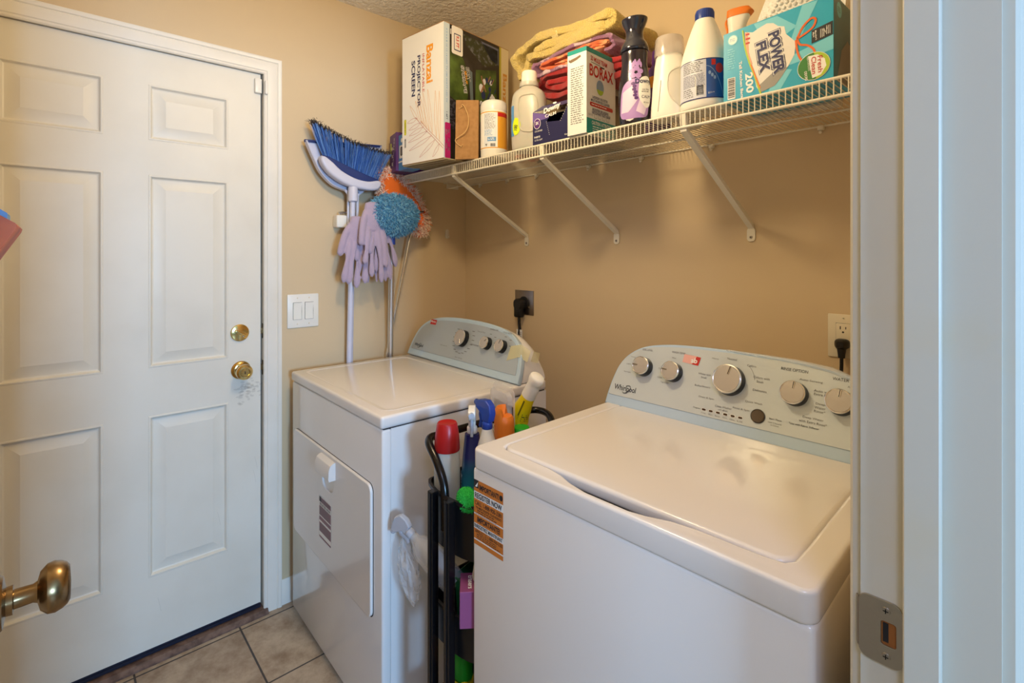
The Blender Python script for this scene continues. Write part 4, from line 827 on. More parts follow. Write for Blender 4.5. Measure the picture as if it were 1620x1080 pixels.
b = MB(PURP); b.lathe([(.0001, .19), (.018, .19), (.020, .20), (.018, .235), (.010, .242), (.0001, .243)], seg=24); b.build('cap', t)
b = MB(ORANGE); c = Cy((0, 0, 0), (lambda z: (.0408, .0268)), -70); rect(b, c, -.035, .125, .035, .158, PORA, .001, 10); small(b, c, -.01, .03, .03, .11, 8, LIL2, .001); poly(b, c, ell(.018, .142, .006, .008), PRED, .0014); b.build('label', t)
# white bottle with clear measuring cap
t = thing('detergent_bottle', 'plain white detergent bottle with a clear measuring cap and side grip', 'bottle', (1.362, -.350, ZT), 10)
secs = smooth_secs([(0, .042, .028, 2.8), (.006, .047, .033, 2.8), (.05, .045, .033, 2.6), (.11, .041, .031, 2.3), (.15, .037, .031, 2.1), (.168, .033, .031, 2)])
b = MB(WHITE); b.loft(secs, 40); b.build('bottle', t)
b = MB(mat('white_grip', rgb(212, 208, 198), .35)); c = Cy((0, 0, 0), bottle_r(secs), -52); poly(b, c, [(p[0], p[1]) for p in spline([(.010, .13, 0), (-.014, .115, 0), (-.020, .085, 0), (-.014, .05, 0), (.006, .028, 0), (.026, .05, 0), (.03, .10, 0)], 5, True)], b.mats[0], .0009); b.tube([c(x, z, .0006) for x, z, _ in spline([(.012, .13, 0), (-.014, .116, 0), (-.021, .085, 0), (-.015, .05, 0), (.006, .026, 0)], 5)], .0018, 6); b.tube([Cy((0, 0, 0), bottle_r(secs), -100)(x, z, .0003) for x, z in ((-.004, .02), (-.002, .06), (.0, .10))], .0012, 6); b.build('grip_recess', t)
CAPC = mat('clear_cap', rgb(214, 204, 196), .12, alpha=.42, coat=.5)
b = MB(CAPC); b.lathe([(.0375, .166), (.0385, .172), (.0365, .212), (.034, .2165), (.033, .214), (.0345, .172), (.0345, .168)], seg=40, caps=False); b.lathe([(.034, .2155), (.0001, .2175)], seg=32, caps=False); b.build('clear_cap', t)
b = MB(WHITE); b.lathe([(.030, .168), (.030, .182), (.0001, .182)], seg=24); b.build('neck', t)
t = thing('small_white_bottle', 'small white capped bottle showing only its cap behind the bleach bottle', 'bottle', (1.357, -.235, ZT))
b = MB(WHITE); b.lathe([(.0001, 0), (.03, 0), (.033, .004), (.033, .15), (.02, .17), (.018, .178)], seg=28); b.build('bottle', t)
b = MB(CREAM); b.lathe([(.0215, .172), (.0225, .175), (.0215, .198), (.0001, .200)], seg=28); b.build('cap', t)
# bleach bottle
t = thing('bleach_bottle', 'tall white bleach bottle with a blue cap and blue label', 'bottle', (1.458, -.345, ZT), 4)
secs = smooth_secs([(0, .048, .044, 2.2), (.006, .0555, .052, 2.2), (.03, .0575, .054, 2.1), (.10, .0575, .054, 2.1), (.125, .0565, .053, 2.1), (.16, .049, .046, 2), (.20, .036, .034, 2), (.225, .026, .025, 2), (.236, .021, .021, 2)])
b = MB(WHITE); b.loft(secs, 44); b.build('bottle', t)
b = MB(BLUE); b.lathe([(.0215, .229), (.0225, .232), (.0225, .252), (.021, .2565), (.0001, .257)], seg=36); [b.cyl((.0225 * math.cos(R(i * 12)), .0225 * math.sin(R(i * 12)), .233), (.0225 * math.cos(R(i * 12)), .0225 * math.sin(R(i * 12)), .251), .0007, seg=4) for i in range(30)]; b.build('cap', t)
b = MB(WPRINT); c = Cy((0, 0, 0), bottle_r(secs), -72); BP = mat('bleach_blue', rgb(34, 78, 150), .35); LG = mat('label_pale_blue_grey', rgb(204, 208, 222), .4)
rect(b, c, -.08, .022, .08, .119, LG, .0004, 30); rect(b, c, -.08, .117, .08, .119, NAVY, .0007, 30); rect(b, c, -.08, .022, .08, .0245, NAVY, .0007, 30); rect(b, c, .006, .0245, .08, .117, BP, .0007, 14)
small(b, c, -.052, .088, .003, .115, 6, GINK, .0008); small(b, c, -.052, .054, .003, .085, 9, mat('fine_print_grey', rgb(120, 124, 146), .5), .0008, fill=.95); small(b, c, -.052, .028, -.022, .052, 5, GINK, .0008); barcode(b, c, -.017, .030, .002, .056, True)
for k in range(3): a0 = R(90 + 120 * k); poly(b, c, [(-.026 + .006 * math.cos(a0 + t_), .0375 + .006 * math.sin(a0 + t_)) for t_ in (-.4, .0, .4)], NAVYP, .0009)
rect(b, c, .018, .101, .028, .115, PRED, .001, 2); poly(b, c, ell(.038, .094, .010, .012), PRED, .001); line(b, c, [(.006 + .004 * k, .100 - .0006 * k * k) for k in range(12)], .0012, mat('label_light_line', rgb(130, 160, 206), .4), .001)
for k in range(3): poly(b, c, ell(.014 + k * .006, .083 - k * .006, .003, .0045), _m['label_light_line'], .001)
txt(b, c, '81 FL OZ', .018, .034, .014, .005, WPRINT, 0, 0, .001); b.build('label', t)
# trash bag carton
t = thing('trash_bag_box', 'large sky blue kitchen bag carton with orange ribbon print at the shelf\'s right end', 'box', (1.527, -.388, ZT), -.5)
w, d, h = .228, .165, .170
b = MB(CYAN); b.rings([[(0, 0, 0), (0, d, 0), (0, d, h - .008), (0, 0, h - .008)], [(w, 0, 0), (w, d, 0), (w, d, h + .004), (w, 0, h + .004)]]); cb = b.build('carton', t, 20)
b = MB(WPRINT); f = Fr((0, 0, 0), (1, 0, 0), (0, 0, 1)); l1 = .0003
for pts in ([(.07, h - .006), (.12, h - .005), (.16, h - .04), (.10, .10)], [(.14, .05), (.228, .06), (.228, .09), (.15, .07)], [(.10, 0), (.125, 0), (.15, .04), (.12, .05)], [(.17, h), (.20, h), (.16, .09), (.14, .08)]): poly(b, f, pts, CYAN2, l1)
BW = mat('print_bag_white', rgb(226, 224, 220), .4); BG_ = mat('print_bag_grey', rgb(150, 148, 146), .4)
poly(b, f, [(.050, .152), (.068, .146), (.078, .150), (.098, .156), (.112, .152), (.122, .142), (.135, .137), (.138, .120), (.158, .096), (.155, .070), (.142, .048), (.128, .028), (.115, .014), (.085, .006), (.076, .02), (.066, .07), (.056, .12)], BW, .0006)
poly(b, f, [(.078, .020), (.112, .044), (.132, .046), (.142, .048), (.128, .028), (.115, .014), (.085, .006)], BG_, .0008)
arc = [(.045, .158), (.050, .12), (.060, .08), (.072, .045), (.086, .0)]; line(b, f, [(p[0], p[1]) for p in spline([(x, y, 0) for x, y in arc], 5)], .0035, LGREEN, .0010); line(b, f, [(.0495 + .004, .150), (.056, .10), (.064, .074)], .007, mat('print_pale', rgb(226, 170, 140), .5), .0009); line(b, f, [(.064, .074), (.074, .045), (.084, .016)], .003, ORANGE, .0011)
for tt, a, bb, ww_, hh in (('POWER', .119, .086, .094, .024), ('FLEX', .0905, .084, .070, .022)):
    txt(b, f, tt, a, bb, ww_ + .006, hh + .006, mat('print_outline', rgb(70, 74, 110), .4), -82, .10, .0011); txt(b, f, tt, a, bb, ww_ + .003, hh + .003, WPRINT, -82, .085, .0013); txt(b, f, tt, a, bb, ww_, hh, NAVYP, -82, .045, .0016)
txt(b, f, '200', .0605, .034, .046, .017, WPRINT, -86, .03, .0008); txt(b, f, 'Tall Kitchen Bags', .041, .046, .085, .0085, WPRINT, -87, .02, .0008)
poly(b, f, ell(.022, .143, .012, .012), CYAN2, .0006); poly(b, f, ell(.022, .143, .010, .010), WPRINT, .0007); small(b, f, .015, .139, .029, .147, 3, CYAN, .0009); small(b, f, .010, .075, .028, .125, 9, CYAN2, .0006); barcode(b, f, .010, .006, .028, .056, True)
small(b, f, .052, .12, .062, .15, 3, PRED, .0012)
OR_ = mat('print_ribbon', rgb(222, 104, 40), .4)
for pts in ([(.160, .102), (.172, .124), (.188, .136), (.196, .130), (.190, .116), (.172, .106), (.160, .102)], [(.160, .102), (.166, .088), (.180, .082), (.192, .070), (.196, .052)], [(.158, .100), (.160, .080), (.164, .064), (.172, .048)]): line(b, f, [(p[0], p[1]) for p in spline([(x, y, 0) for x, y in pts], 5)], .0042, OR_, .0012)
poly(b, f, [(.188, .083), (.227, .090), (.227, .118), (.188, .110)], INK, .0006)
for k in range(3): line(b, f, [(.205 + .003 * k, .090 + .0005 * k), (.205 + .003 * k, .108), (.214, .100 - .0015 * k), (.222 - .003 * k, .112), (.222 - .003 * k, .094)], .0010, WPRINT, .0009)
txt(b, f, "Member's", .1965, .098, .020, .0035, WPRINT, -86, .01, .0009); txt(b, f, 'Mark', .192, .100, .011, .0035, WPRINT, -86, .01, .0009)
poly(b, f, ell(.192, .035, .031, .029), WPRINT, .0014); poly(b, f, ell(.192, .035, .030, .028), GPRINT, .0016); poly(b, f, [(.192 + .030 * math.cos(R(a)), .035 + .028 * math.sin(R(a))) for a in range(-80, 90, 12)], LGREEN, .0018)
poly(b, f, [(.182, .058), (.200, .057), (.213, .045), (.216, .030), (.206, .014), (.190, .010), (.186, .03)], WPRINT, .0020); txt(b, f, 'Fresh', .2045, .036, .034, .009, PRED, -88, .01, .0024); txt(b, f, 'Clean', .193, .036, .036, .009, PRED, -88, .01, .0024); txt(b, f, 'ODORS', .178, .018, .020, .005, WPRINT, -84, .02, .0022); txt(b, f, 'NEUTRALIZES', .183, .042, .030, .004, WPRINT, -84, 0, .0022)
b.build('front_print', cb)
b = MB(WPRINT); f = Fr((w, 0, 0), (0, 1, 0), (0, 0, 1)); DCY = mat('card_deep_teal', rgb(34, 116, 142), .35, coat=.2); rect(b, f, .001, .001, d - .001, h + .003, DCY, .0003); poly(b, f, ell(.035, .150, .016, .016), CYAN2, .0006); small(b, f, .024, .144, .046, .156, 3, DCY, .0008); poly(b, f, [(.02, .0), (.05, .07), (.09, .10), (.13, .09), (.155, .04), (.16, 0)], BG_, .0006)
b.build('side_print', cb)
# orange trigger bottle, bubble wrap, grey bag behind
t = thing('sprayer_bottle', 'spray bottle with an orange and white trigger top behind the blue carton', 'spray bottle', (1.480, -.215, ZT + .030), 12)
b = MB(WHITE); b.loft(smooth_secs([(0, .036, .028, 2.6), (.1, .038, .03, 2.6), (.15, .025, .022, 2.2), (.175, .014, .014, 2)]), 28); b.build('bottle', t)
b = MB(WHITE); b.loft([(.17, .018, .018, 2.4), (.19, .019, .018, 2.6), (.225, .022, .018, 3, .003, 0), (.243, .028, .018, 3, .006, 0)], 24); b.build('spray_head', t)
b = MB(ORANGE); b.loft([(.243, .029, .019, 3, .006, 0), (.252, .033, .019, 3.5, .010, 0), (.263, .028, .017, 3.5, .006, 0), (.266, .02, .012, 3, .002, 0)], 24); b.tube(spline([(-.018, 0, .25), (-.026, 0, .235), (-.022, 0, .21), (-.024, 0, .18)], 5), .003, 8); b.build('trigger', t)
t = thing('bubble_wrap', 'bundle of clear bubble wrap sticking up behind the blue kitchen bag carton', 'bubble wrap', (1.518, -.205, ZT))
b = MB(mat('bubble_film', rgb(240, 238, 234), .2, trans=.1, coat=.6, bump=(110, 1, .004)))
b.prism([(0.0, 0.0), (.19, 0), (.22, .325), (.125, .325), (.072, .322), (.033, .298), (.012, .25), (.0, .21)], .0, .055, 'y')
rnd = random.Random(4)
for i in range(15):
    for j in range(24):
        x, zz = .012 + i * .013 + (.0065 if j % 2 else 0), .05 + j * .0118
        if zz < .21 + max(0, x) * 1.3 and zz < .315 and x < .19: b.lathe([(.0055, 0), (.0048, -.003), (.002, -.0045), (.0001, -.0047)], seg=8, xf=Matrix.Translation((x, 0, zz)) @ Matrix.Rotation(R(-90), 4, 'X'), caps=False)
b.build('film', t, 60)
t = thing('grey_plastic_bag', 'crumpled grey plastic bag beside the blue carton against the right wall', 'plastic bag', (1.842, -.325, ZT))
b = MB(mat('grey_bag_film', rgb(96, 90, 82), .25, coat=.5, bump=(40, 1, .02))); tb = bmesh.new(); bmesh.ops.create_icosphere(tb, subdivisions=4, radius=1)
rnd = random.Random(7)
from mathutils import noise as NZ
vs = []
for v in tb.verts:
    k = 1 + .35 * NZ.noise(v.co * 2.3 + Vector((3, 1, 2))) + .12 * NZ.noise(v.co * 7)
    zz = v.co.z * .078 * k + .082; sq = 1 - .45 * max(0, (zz - .09) / .1)
    vs.append((v.co.x * .05 * k * sq, v.co.y * .07 * k * sq, max(zz, 0.0)))
b.add(vs, [[q.index for q in fc.verts] for fc in tb.faces]); tb.free(); b.build('bag', t, 80)
b = MB(mat('dark_red_cap', rgb(120, 24, 26), .4)); b.lathe([(.0001, .125), (.012, .125), (.012, .172), (.0001, .173)], c=(-.02, -.02, 0), seg=16); b.build('red_top', t)

# ------------------------------------------------------------------ brooms and dusters on the left wall
def WA(p): return p
t = thing('dustpan', 'pale upright dustpan hanging behind the blue broom', 'dustpan', (.045, -.636, .95))
b = MB(PERI)
def Q(y, z, x=.0): return (x, y + .636 - .636 + 0, z)
pan = [(p[0], p[1]) for p in spline([(-.195, .868, 0), (-.165, .80, 0), (-.135, .745, 0), (-.085, .700, 0), (-.02, .680, 0), (.0, .676, 0), (.02, .680, 0), (.06, .690, 0), (.10, .74, 0), (.125, .83, 0), (.135, .892, 0)], 5)]
rs = []
for k, (dx, sc) in enumerate(((0, 1), (.004, 1.0), (.018, .985), (.020, .965), (.006, .95), (.004, .94))):
    rs.append([(dx, y * sc, .80 + (zz - .80) * (sc if zz < .8 else 1)) for y, zz in pan])
b.rings(rs, True, True, True); b.build('pan', t, 40)
b = MB(DBLUE); b.b2((.004, -.192, .868 - .004), (.010, .134, .872 + .0)) ; b.prism([(-.195, .862), (.136, .886), (.136, .896), (-.195, .872)], .002, .012, 'x'); b.build('rubber_lip', t)
b = MB(PERI)
for y in (-.016, .024): b.tube(spline([(.012, y * 1.9, .686), (.012, y * 1.15, .672), (.011, y, .655), (.011, y, .60), (.010, y * .9, .5)], 5), .0062, 8)
b.tube([(.010, .004, .52), (-.012, .004, .0), (-.025, .004, -.93)], .010, 12); b.build('handle', t)
t = thing('broom', 'blue-bristled angle broom standing upside down by the wall', 'broom', (.084, -.645, .0))
b = MB(PERI); b.tube([(-.046, .003, .02), (-.040, .002, .95), (0, 0, 1.62)], .0112, 16); b.lathe([(.0115, 1.585), (.0195, 1.590), (.0195, 1.640), (.015, 1.662)], seg=24); b.build('handle', t)
b = MB(PERI)
body = [(p[0], p[1]) for p in spline([(-.128, 1.748, 0), (-.118, 1.722, 0), (-.085, 1.690, 0), (-.035, 1.664, 0), (.02, 1.652, 0), (.075, 1.648, 0), (.103, 1.656, 0), (.108, 1.674, 0), (.06, 1.666, 0), (0, 1.674, 0), (-.06, 1.700, 0), (-.10, 1.732, 0)], 5, True)]
me = shape2d([body], .010, .010, 4); b.addmesh(me, lambda c: (c.z, c.x, c.y)); b.build('head_block', t, 50)
b = MB(DBLUE); sad = [(-.126, 1.742), (-.10, 1.722), (-.05, 1.690), (.01, 1.666), (.06, 1.658), (.106, 1.664), (.108, 1.684), (.05, 1.700), (0, 1.716), (-.06, 1.738), (-.11, 1.756), (-.127, 1.757)]
me = shape2d([sad], .011, .004, 2); b.addmesh(me, lambda c: (c.z, c.x, c.y)); b.build('bristle_seat', t)
b = MB(BRIS); rnd = random.Random(12)
NB = 46
for i in range(NB):
    s_ = i / (NB - 1); by, bz = -.120 + .222 * s_, 1.752 - .076 * s_
    ty, tz = -.170 + .338 * s_, 1.890 - .082 * s_ - .014 * math.sin(math.pi * s_)
    for k in range(13):
        dx = rnd.uniform(-.011, .011); m_ = BRIS2 if rnd.random() < .38 else BRIS; oy, oz = rnd.gauss(0, .0035), rnd.gauss(0, .004); ox = dx * 1.9 + rnd.gauss(0, .002)
        p0, p1 = Vector((dx, by + rnd.uniform(-.0016, .0016), bz)), Vector((ox, ty + oy, tz + oz)); pm = (p0 * .5 + p1 * .5) + Vector((rnd.gauss(0, .001), rnd.gauss(0, .002), 0))
        b.m(m_); b.tube([p0, pm, p0.lerp(p1, .93)], [.0010, .0009, .0008], 3); b.m(DUST); b.tube([p0.lerp(p1, .93), p1, p1 + Vector((rnd.gauss(0, .003), rnd.gauss(0, .004), rnd.gauss(.001, .003)))], [.0009, .0011, .0006], 3)
b.build('bristles', t)
b = MB(mat('dust_fluff', rgb(74, 66, 62), .95))
for i in range(420):
    s_ = rnd.random() ** 1.6; p = Vector((rnd.gauss(0, .013), -.170 + .338 * s_ + rnd.gauss(0, .004), 1.890 - .082 * s_ - .014 * math.sin(math.pi * s_) + rnd.gauss(0, .004)))
    b.tube([p, p + Vector((rnd.gauss(0, .004), rnd.gauss(0, .006), rnd.gauss(.002, .003)))], [.0012, .0004], 3)
b.build('caught_dust', t)
t = thing('broom_clip', 'white wall clip with a metal spring holding the broom handle', 'wall clip', (0, -.662, 1.507))
b = MB(WHITE); b.rbox((0, -.034, -.026), (.045, .030, .026), .006, 3); b.build('block', t)
b = MB(STEEL); b.cyl((.03, -.020, .034), (.03, .016, .038), .006, seg=12); [b.tube([(.03 + .0066 * math.cos(R(a * 40)), -.02 + a * .0006, .034 + .0066 * math.sin(R(a * 40))) for a in range(60)], .0009, 5)]; b.build('spring', t)
t = thing('wall_hook', 'tiny clear adhesive hook on the wall near the corner', 'hook', (0, -.117, 1.472))
b = MB(mat('clear_hook', rgb(226, 216, 196), .2)); me = shape2d([rrect(-.0095, -.022, .0095, .022, .008)], .0012, .0008); b.addmesh(me, lambda c: (.002 + c.z, c.x, c.y)); b.tube(spline([(.004, 0, .012), (.006, 0, -.008), (.012, 0, -.020), (.018, 0, -.018), (.019, 0, -.008)], 5), .003, 8); b.build('hook', t)

def fluff(b, fn, n, L, w, mats_, seed, curl=.5, segs=3):
    rnd = random.Random(seed)
    for _ in range(n):
        p, nn = fn(rnd); d = (nn + Vector((rnd.gauss(0, curl), rnd.gauss(0, curl), rnd.gauss(0, curl)))).normalized(); q = Vector((rnd.gauss(0, 1), rnd.gauss(0, 1), rnd.gauss(0, 1))).normalized()
        b.m(rnd.choice(mats_)); side = d.cross(q).normalized() * w; l = L * rnd.uniform(.6, 1.2); pts = [p]; dd = d.copy()
        for k in range(segs): dd = (dd + q * .35 + Vector((0, 0, -.12))).normalized(); pts.append(pts[-1] + dd * l / segs)
        rs = []
        for k, pt in enumerate(pts):
            s_ = (1, .95, .8, .35)[min(k, 3)]; e = side * s_; g = d.cross(side).normalized() * w * s_ * .8
            rs.append([tuple(pt + e), tuple(pt - e * .5 + g), tuple(pt - e * .5 - g)])
        b.rings(rs, True, False, True)
# blue duster
t = thing('blue_duster', 'round blue chenille duster on a silver pole', 'duster', (.118, -.482, .0))
b = MB(ALU); b.tube([(-.085, .036, .02), (-.082, .034, .93), (-.010, .002, 1.415)], .0125, 20); b.build('pole', t)
b = MB(BLUE); b.cyl((-.0105, .003, 1.412), (-.008, .002, 1.47), .0148, seg=20); b.build('collar', t)
b = MB(DUSTER); RX, RY, RZ = .072, .124, .094; cc = Vector((.0, .004, 1.538))
tb = bmesh.new(); bmesh.ops.create_icosphere(tb, subdivisions=3, radius=1); b.add([tuple(cc + Vector((v.co.x * RX * .86, v.co.y * RY * .86, v.co.z * RZ * .86))) for v in tb.verts], [[q.index for q in fc.verts] for fc in tb.faces]); tb.free()
def onball(rnd):
    v = Vector((rnd.gauss(0, 1), rnd.gauss(0, 1), rnd.gauss(0, 1))).normalized(); k = rnd.uniform(.84, .95); return cc + Vector((v.x * RX * k, v.y * RY * k, v.z * RZ * k)), v
fluff(b, onball, 6500, .017, .0017, [DUSTER, DUSTER, DUSTER2], 21, .9); b.build('chenille_head', t, 80)
# orange dust mop
t = thing('dust_mop', 'orange dust mop with peach fringe on a thin chrome rod', 'dust mop', (.065, -.405, .0))
tilt = Matrix.Translation((0, 0, 1.605)) @ Matrix.Rotation(R(-48), 4, 'X')
b = MB(OFLEECE); ov = [(.052 * math.cos(a), .140 * math.sin(a)) for a in [2 * math.pi * i / 36 for i in range(36)]]
me = shape2d([ov], .006, .010, 3); b.addmesh(me, lambda c: tilt @ Vector((c.z, c.y, c.x))); mh = b.build('fleece_pad', t, 60)
b = MB(PEACH)
def onrim(rnd):
    a = rnd.uniform(0, 2 * math.pi); k = rnd.uniform(.80, 1.14); nn = Vector((rnd.uniform(-.2, 1.0), math.sin(a), math.cos(a))); p = Vector((rnd.uniform(-.010, .018), .160 * k * math.sin(a), .070 * k * math.cos(a)))
    return tilt @ p, (tilt.to_3x3() @ nn).normalized()
fluff(b, onrim, 4200, .022, .0017, [PEACH] * 5 + [OFLEECE], 31, .9); b.build('fringe', t, 80)
b = MB(STEEL); b.tube([(-.045, -.075, .02), (-.030, -.058, .93), (.012, .045, 1.50)], .0052, 10); b.build('rod', t)
b = MB(mat('mop_frame_metal', rgb(120, 104, 92), .3, .8)); b.rbox((.018, -.01, 1.560), (.030, .098, 1.568), .003, 2); b.build('frame_clip', t)

# lavender gloves: palms up on the clip, fingers hanging
def glove(name_label, loc, rz, tiltx, seed, spread=1.0, scale=1.0, label=''):
    rnd = random.Random(seed); t = thing('cleaning_glove', label, 'glove', loc, rz, 'lavender gloves hung from the wall clip', (tiltx, 0))
    b = MB(LAV); S_ = scale
    b.loft([(q[0] * S_, q[1] * S_, q[2] * S_, 2.2, 0, q[3] * S_) for q in ((.012, .004, .012, 0), (.008, .014, .030, 0), (-.01, .017, .036, 0), (-.05, .020, .042, 0), (-.085, .019, .044, .002), (-.105, .016, .044, .002), (-.112, .008, .03, .002))], 28)
    fing = [(-.033, -.085, -.26, -.055), (-.012, -.09, -.30, -.020), (.012, -.09, -.31, .012), (.033, -.085, -.265, .046)]
    for y0, z0, z1, y1 in fing:
        y1 = y0 + (y1 - y0) * spread + rnd.uniform(-.008, .008); xx = rnd.uniform(-.018, .026); z1 += rnd.uniform(-.02, .03)
        pts = spline([(0, y0 * S_, (z0 + .03) * S_), (xx * .3 * S_, y0 * S_, z0 * S_), (xx * S_, (y0 * .5 + y1 * .5) * S_, (z0 + z1) / 2 * S_), (xx * .8 * S_, y1 * S_, z1 * S_)], 5)
        n = len(pts); rr = [(.0125 + .0035 * math.sin(i * .9 + seed)) * S_ * (1 if i < n - 2 else (.8, .35)[i - n + 2]) for i in range(n)]
        b.tube(pts, rr, 14, flat=.72, up=(1, 0, 0))
    pts = spline([(0, -.03 * S_, -.03 * S_), (.01, -.052 * S_, -.07 * S_), (.016, -.066 * S_ * spread, -.125 * S_), (.012, -.068 * S_ * spread, -.165 * S_)], 5); n = len(pts); b.tube(pts, [.0145 * S_ * (1 if i < n - 2 else (.8, .35)[i - n + 2]) for i in range(n)], 14, flat=.75, up=(1, 0, 0))
    o = b.build('knit_glove', t, 80)
    rm = o.modifiers.new('r', 'REMESH'); rm.mode = 'VOXEL'; rm.voxel_size = .0032; rm.use_smooth_shade = True
    smo = o.modifiers.new('s', 'SMOOTH'); smo.iterations = 4; smo.factor = .6
    return t
glove('g', (.135, -.585, 1.575), 6, 4, 1, label='lavender glove hanging frontmost, its palm highest against the blue duster')
glove('g', (.112, -.635, 1.515), -10, -4, 2, scale=.95, label='lavender glove at the left of the bunch beside the white clip')
glove('g', (.118, -.552, 1.53), 14, 12, 3, scale=.88, spread=1.3, label='lavender glove at the right of the bunch, fingers splayed under the duster')
glove('g', (.098, -.590, 1.475), 4, 0, 5, scale=.80, label='lavender glove at the back of the bunch, fingertips hanging lowest')

# ------------------------------------------------------------------ slim rolling cart between the machines
t = CART = thing('rolling_cart', 'slim black rolling cart with a bent tube handle between dryer and washer', 'cart', (.098, -.057, 0))
b = MB(BLACKM)
b.tube(spline([(.945, -.790, .69), (.945, -.790, .76), (.932, -.788, .806), (.900, -.786, .845), (.858, -.780, .873), (.836, -.762, .880), (.834, -.730, .880), (.834, -.62, .880), (.824, -.50, .876), (.820, -.42, .874), (.832, -.37, .873), (.870, -.360, .872), (.91, -.376, .866), (.935, -.396, .840), (.94, -.400, .79), (.94, -.400, .69)], 6), .0105, 14); b.build('tube_handle', t)
for x in (.915, .985):
    for y in (-.806, -.378):
        b = MB(BLACKM); b.rbox((x - .011, y - .010, .05), (x + .011, y + .010, .780), .002, 1); b.m(BLACK).b2((x - .004, y - .0125, .06), (x + .004, y - .0098, .777)); b.build('post', t)
def stad(x0, x1, y0, y1, n=10):
    cx, rx = (x0 + x1) / 2, (x1 - x0) / 2; out = []
    for k in range(n + 1): a = math.pi + math.pi * k / n; out.append((cx + rx * math.cos(a), y0 + .035 + .035 * math.sin(a)))
    for k in range(n + 1): a = math.pi * k / n; out.append((cx + rx * math.cos(a), y1 - .035 + .035 * math.sin(a)))
    return out
for z0, z1 in ((.637, .777), (.398, .505), (.090, .210)):
    b = MB(BLACK); o_ = stad(.842, 1.050, -.795, -.388)
    def sc(k, z): return [(.946 + (x - .946) * k, -.59 + (y + .59) * k, z) for x, y in o_]
    b.rings([sc(.90, z0), sc(.97, z0 + .004), sc(.985, z1 - .012), sc(1.02, z1 - .008), sc(1.02, z1), sc(.985, z1), sc(.955, z1 - .01), sc(.945, z0 + .008), sc(.88, z0 + .005)]); b.build('tray', t)
for x in (.90, 1.0):
    for y in (-.75, -.43):
        b = MB(BLACK); b.lathe([(.0001, -.008), (.020, -.008), (.022, -.004), (.022, .004), (.020, .008), (.0001, .008)], seg=20, xf=Matrix.Translation((x, y, .0225)) @ KX); b.cyl((x, y, .04), (x, y, .092), .007, seg=8); b.build('caster', t)

def trig(t, z, hm, tm, s_=1.0, side=1):
    """trigger head: neck, hooded nozzle body, finger lever, nozzle towards +x local"""
    b = MB(hm)
    b.lathe([(.014 * s_, z), (.0155 * s_, z + .004), (.015 * s_, z + .020 * s_), (.010 * s_, z + .024 * s_)], seg=24)
    b.prism([(-.018, .022), (.012, .022), (.016, .040), (.036, .052), (.044, .062), (.042, .074), (.020, .080), (-.004, .082), (-.022, .070), (-.026, .045)], -.0115 * s_, .0115 * s_, 'y', xf=Matrix.Translation((0, 0, z)) @ Matrix.Scale(s_, 4)); h_ = b.build('spray_head', t)
    mo = h_.modifiers.new('b', 'BEVEL'); mo.width = .004 * s_; mo.segments = 3; mo.limit_method = 'ANGLE'
    b = MB(tm); b.tube(spline([(.024 * s_, 0, z + .052 * s_), (.030 * s_, 0, z + .036 * s_), (.026 * s_, 0, z + .018 * s_), (.032 * s_, 0, z + .000 * s_)], 5), .0048 * s_, 8, flat=1.5); b.build('trigger', t)
    b = MB(tm); b.cyl((.042 * s_, 0, z + .066 * s_), (.052 * s_, 0, z + .066 * s_), .008 * s_, seg=16); b.build('nozzle', t)
Z1 = .646; Z2 = .407; Z3 = .099
n_before = set(bpy.data.objects)
# red-capped bottle
t = thing('red_capped_bottle', 'clear rinse bottle with a large red cap at the front of the cart', 'bottle', (.900, -.747, Z1), 20); t.scale = (1, 1, 1.06)
b = MB(FROST); b.loft(smooth_secs([(0, .026, .026, 2.2), (.006, .0315, .0315, 2.2), (.08, .0325, .0325, 2.2), (.17, .0325, .0325, 2.2), (.198, .030, .030, 2), (.206, .024, .024, 2)]), 32); b.build('bottle', t)
b = MB(RED); b.lathe([(.0325, .202), (.0335, .205), (.0315, .235), (.0265, .266), (.024, .2695), (.021, .2685), (.0001, .2675)], seg=40); b.build('cap', t)
b = MB(WPRINT); c = Cy((0, 0, 0), .0328, 190); rect(b, c, -.02, .03, .02, .18, LG, .0004, 8); small(b, c, -.015, .05, .015, .17, 10, MAG, .0008); b.build('label', t)
# stain remover with white trigger
t = thing('spray_bottle', 'navy and teal spray bottle with a white and clear trigger beside the red cap', 'spray bottle', (.928, -.668, Z1 + .011), -40)
TG = mat('navy_to_teal', rgb(30, 34, 92), .3)
nt = TG.node_tree; gz = nt.nodes.new('ShaderNodeSeparateXYZ'); tcn = nt.nodes.new('ShaderNodeTexCoord'); rp = nt.nodes.new('ShaderNodeValToRGB')
rp.color_ramp.elements[0].position = .09; rp.color_ramp.elements[0].color = (*rgb(40, 132, 150), 1); rp.color_ramp.elements[1].position = .17; rp.color_ramp.elements[1].color = (*rgb(30, 34, 92), 1)
nt.links.new(tcn.outputs['Object'], gz.inputs[0]); nt.links.new(gz.outputs['Z'], rp.inputs['Fac']); nt.links.new(rp.outputs['Color'], nt.nodes['Principled BSDF'].inputs['Base Color'])
b = MB(TG); b.loft(smooth_secs([(0, .034, .026, 2.8), (.006, .038, .029, 2.8), (.10, .038, .029, 2.6), (.15, .034, .027, 2.4), (.185, .026, .024, 2.2), (.21, .0215, .0215, 2), (.228, .0195, .0195, 2)]), 32); b.build('bottle', t)
b = MB(WPRINT); c = Cy((0, 0, 0), (lambda z: (.0385, .0295)), -80); rect(b, c, -.022, .03, .022, .125, mat('label_ice', rgb(196, 214, 226), .4), .0008, 8); small(b, c, -.016, .05, .016, .118, 9, NAVYP, .0012); b.build('label', t)
trig(t, .228, WHITE, mat('clear_lever', rgb(206, 216, 232), .15, trans=.4), .92)
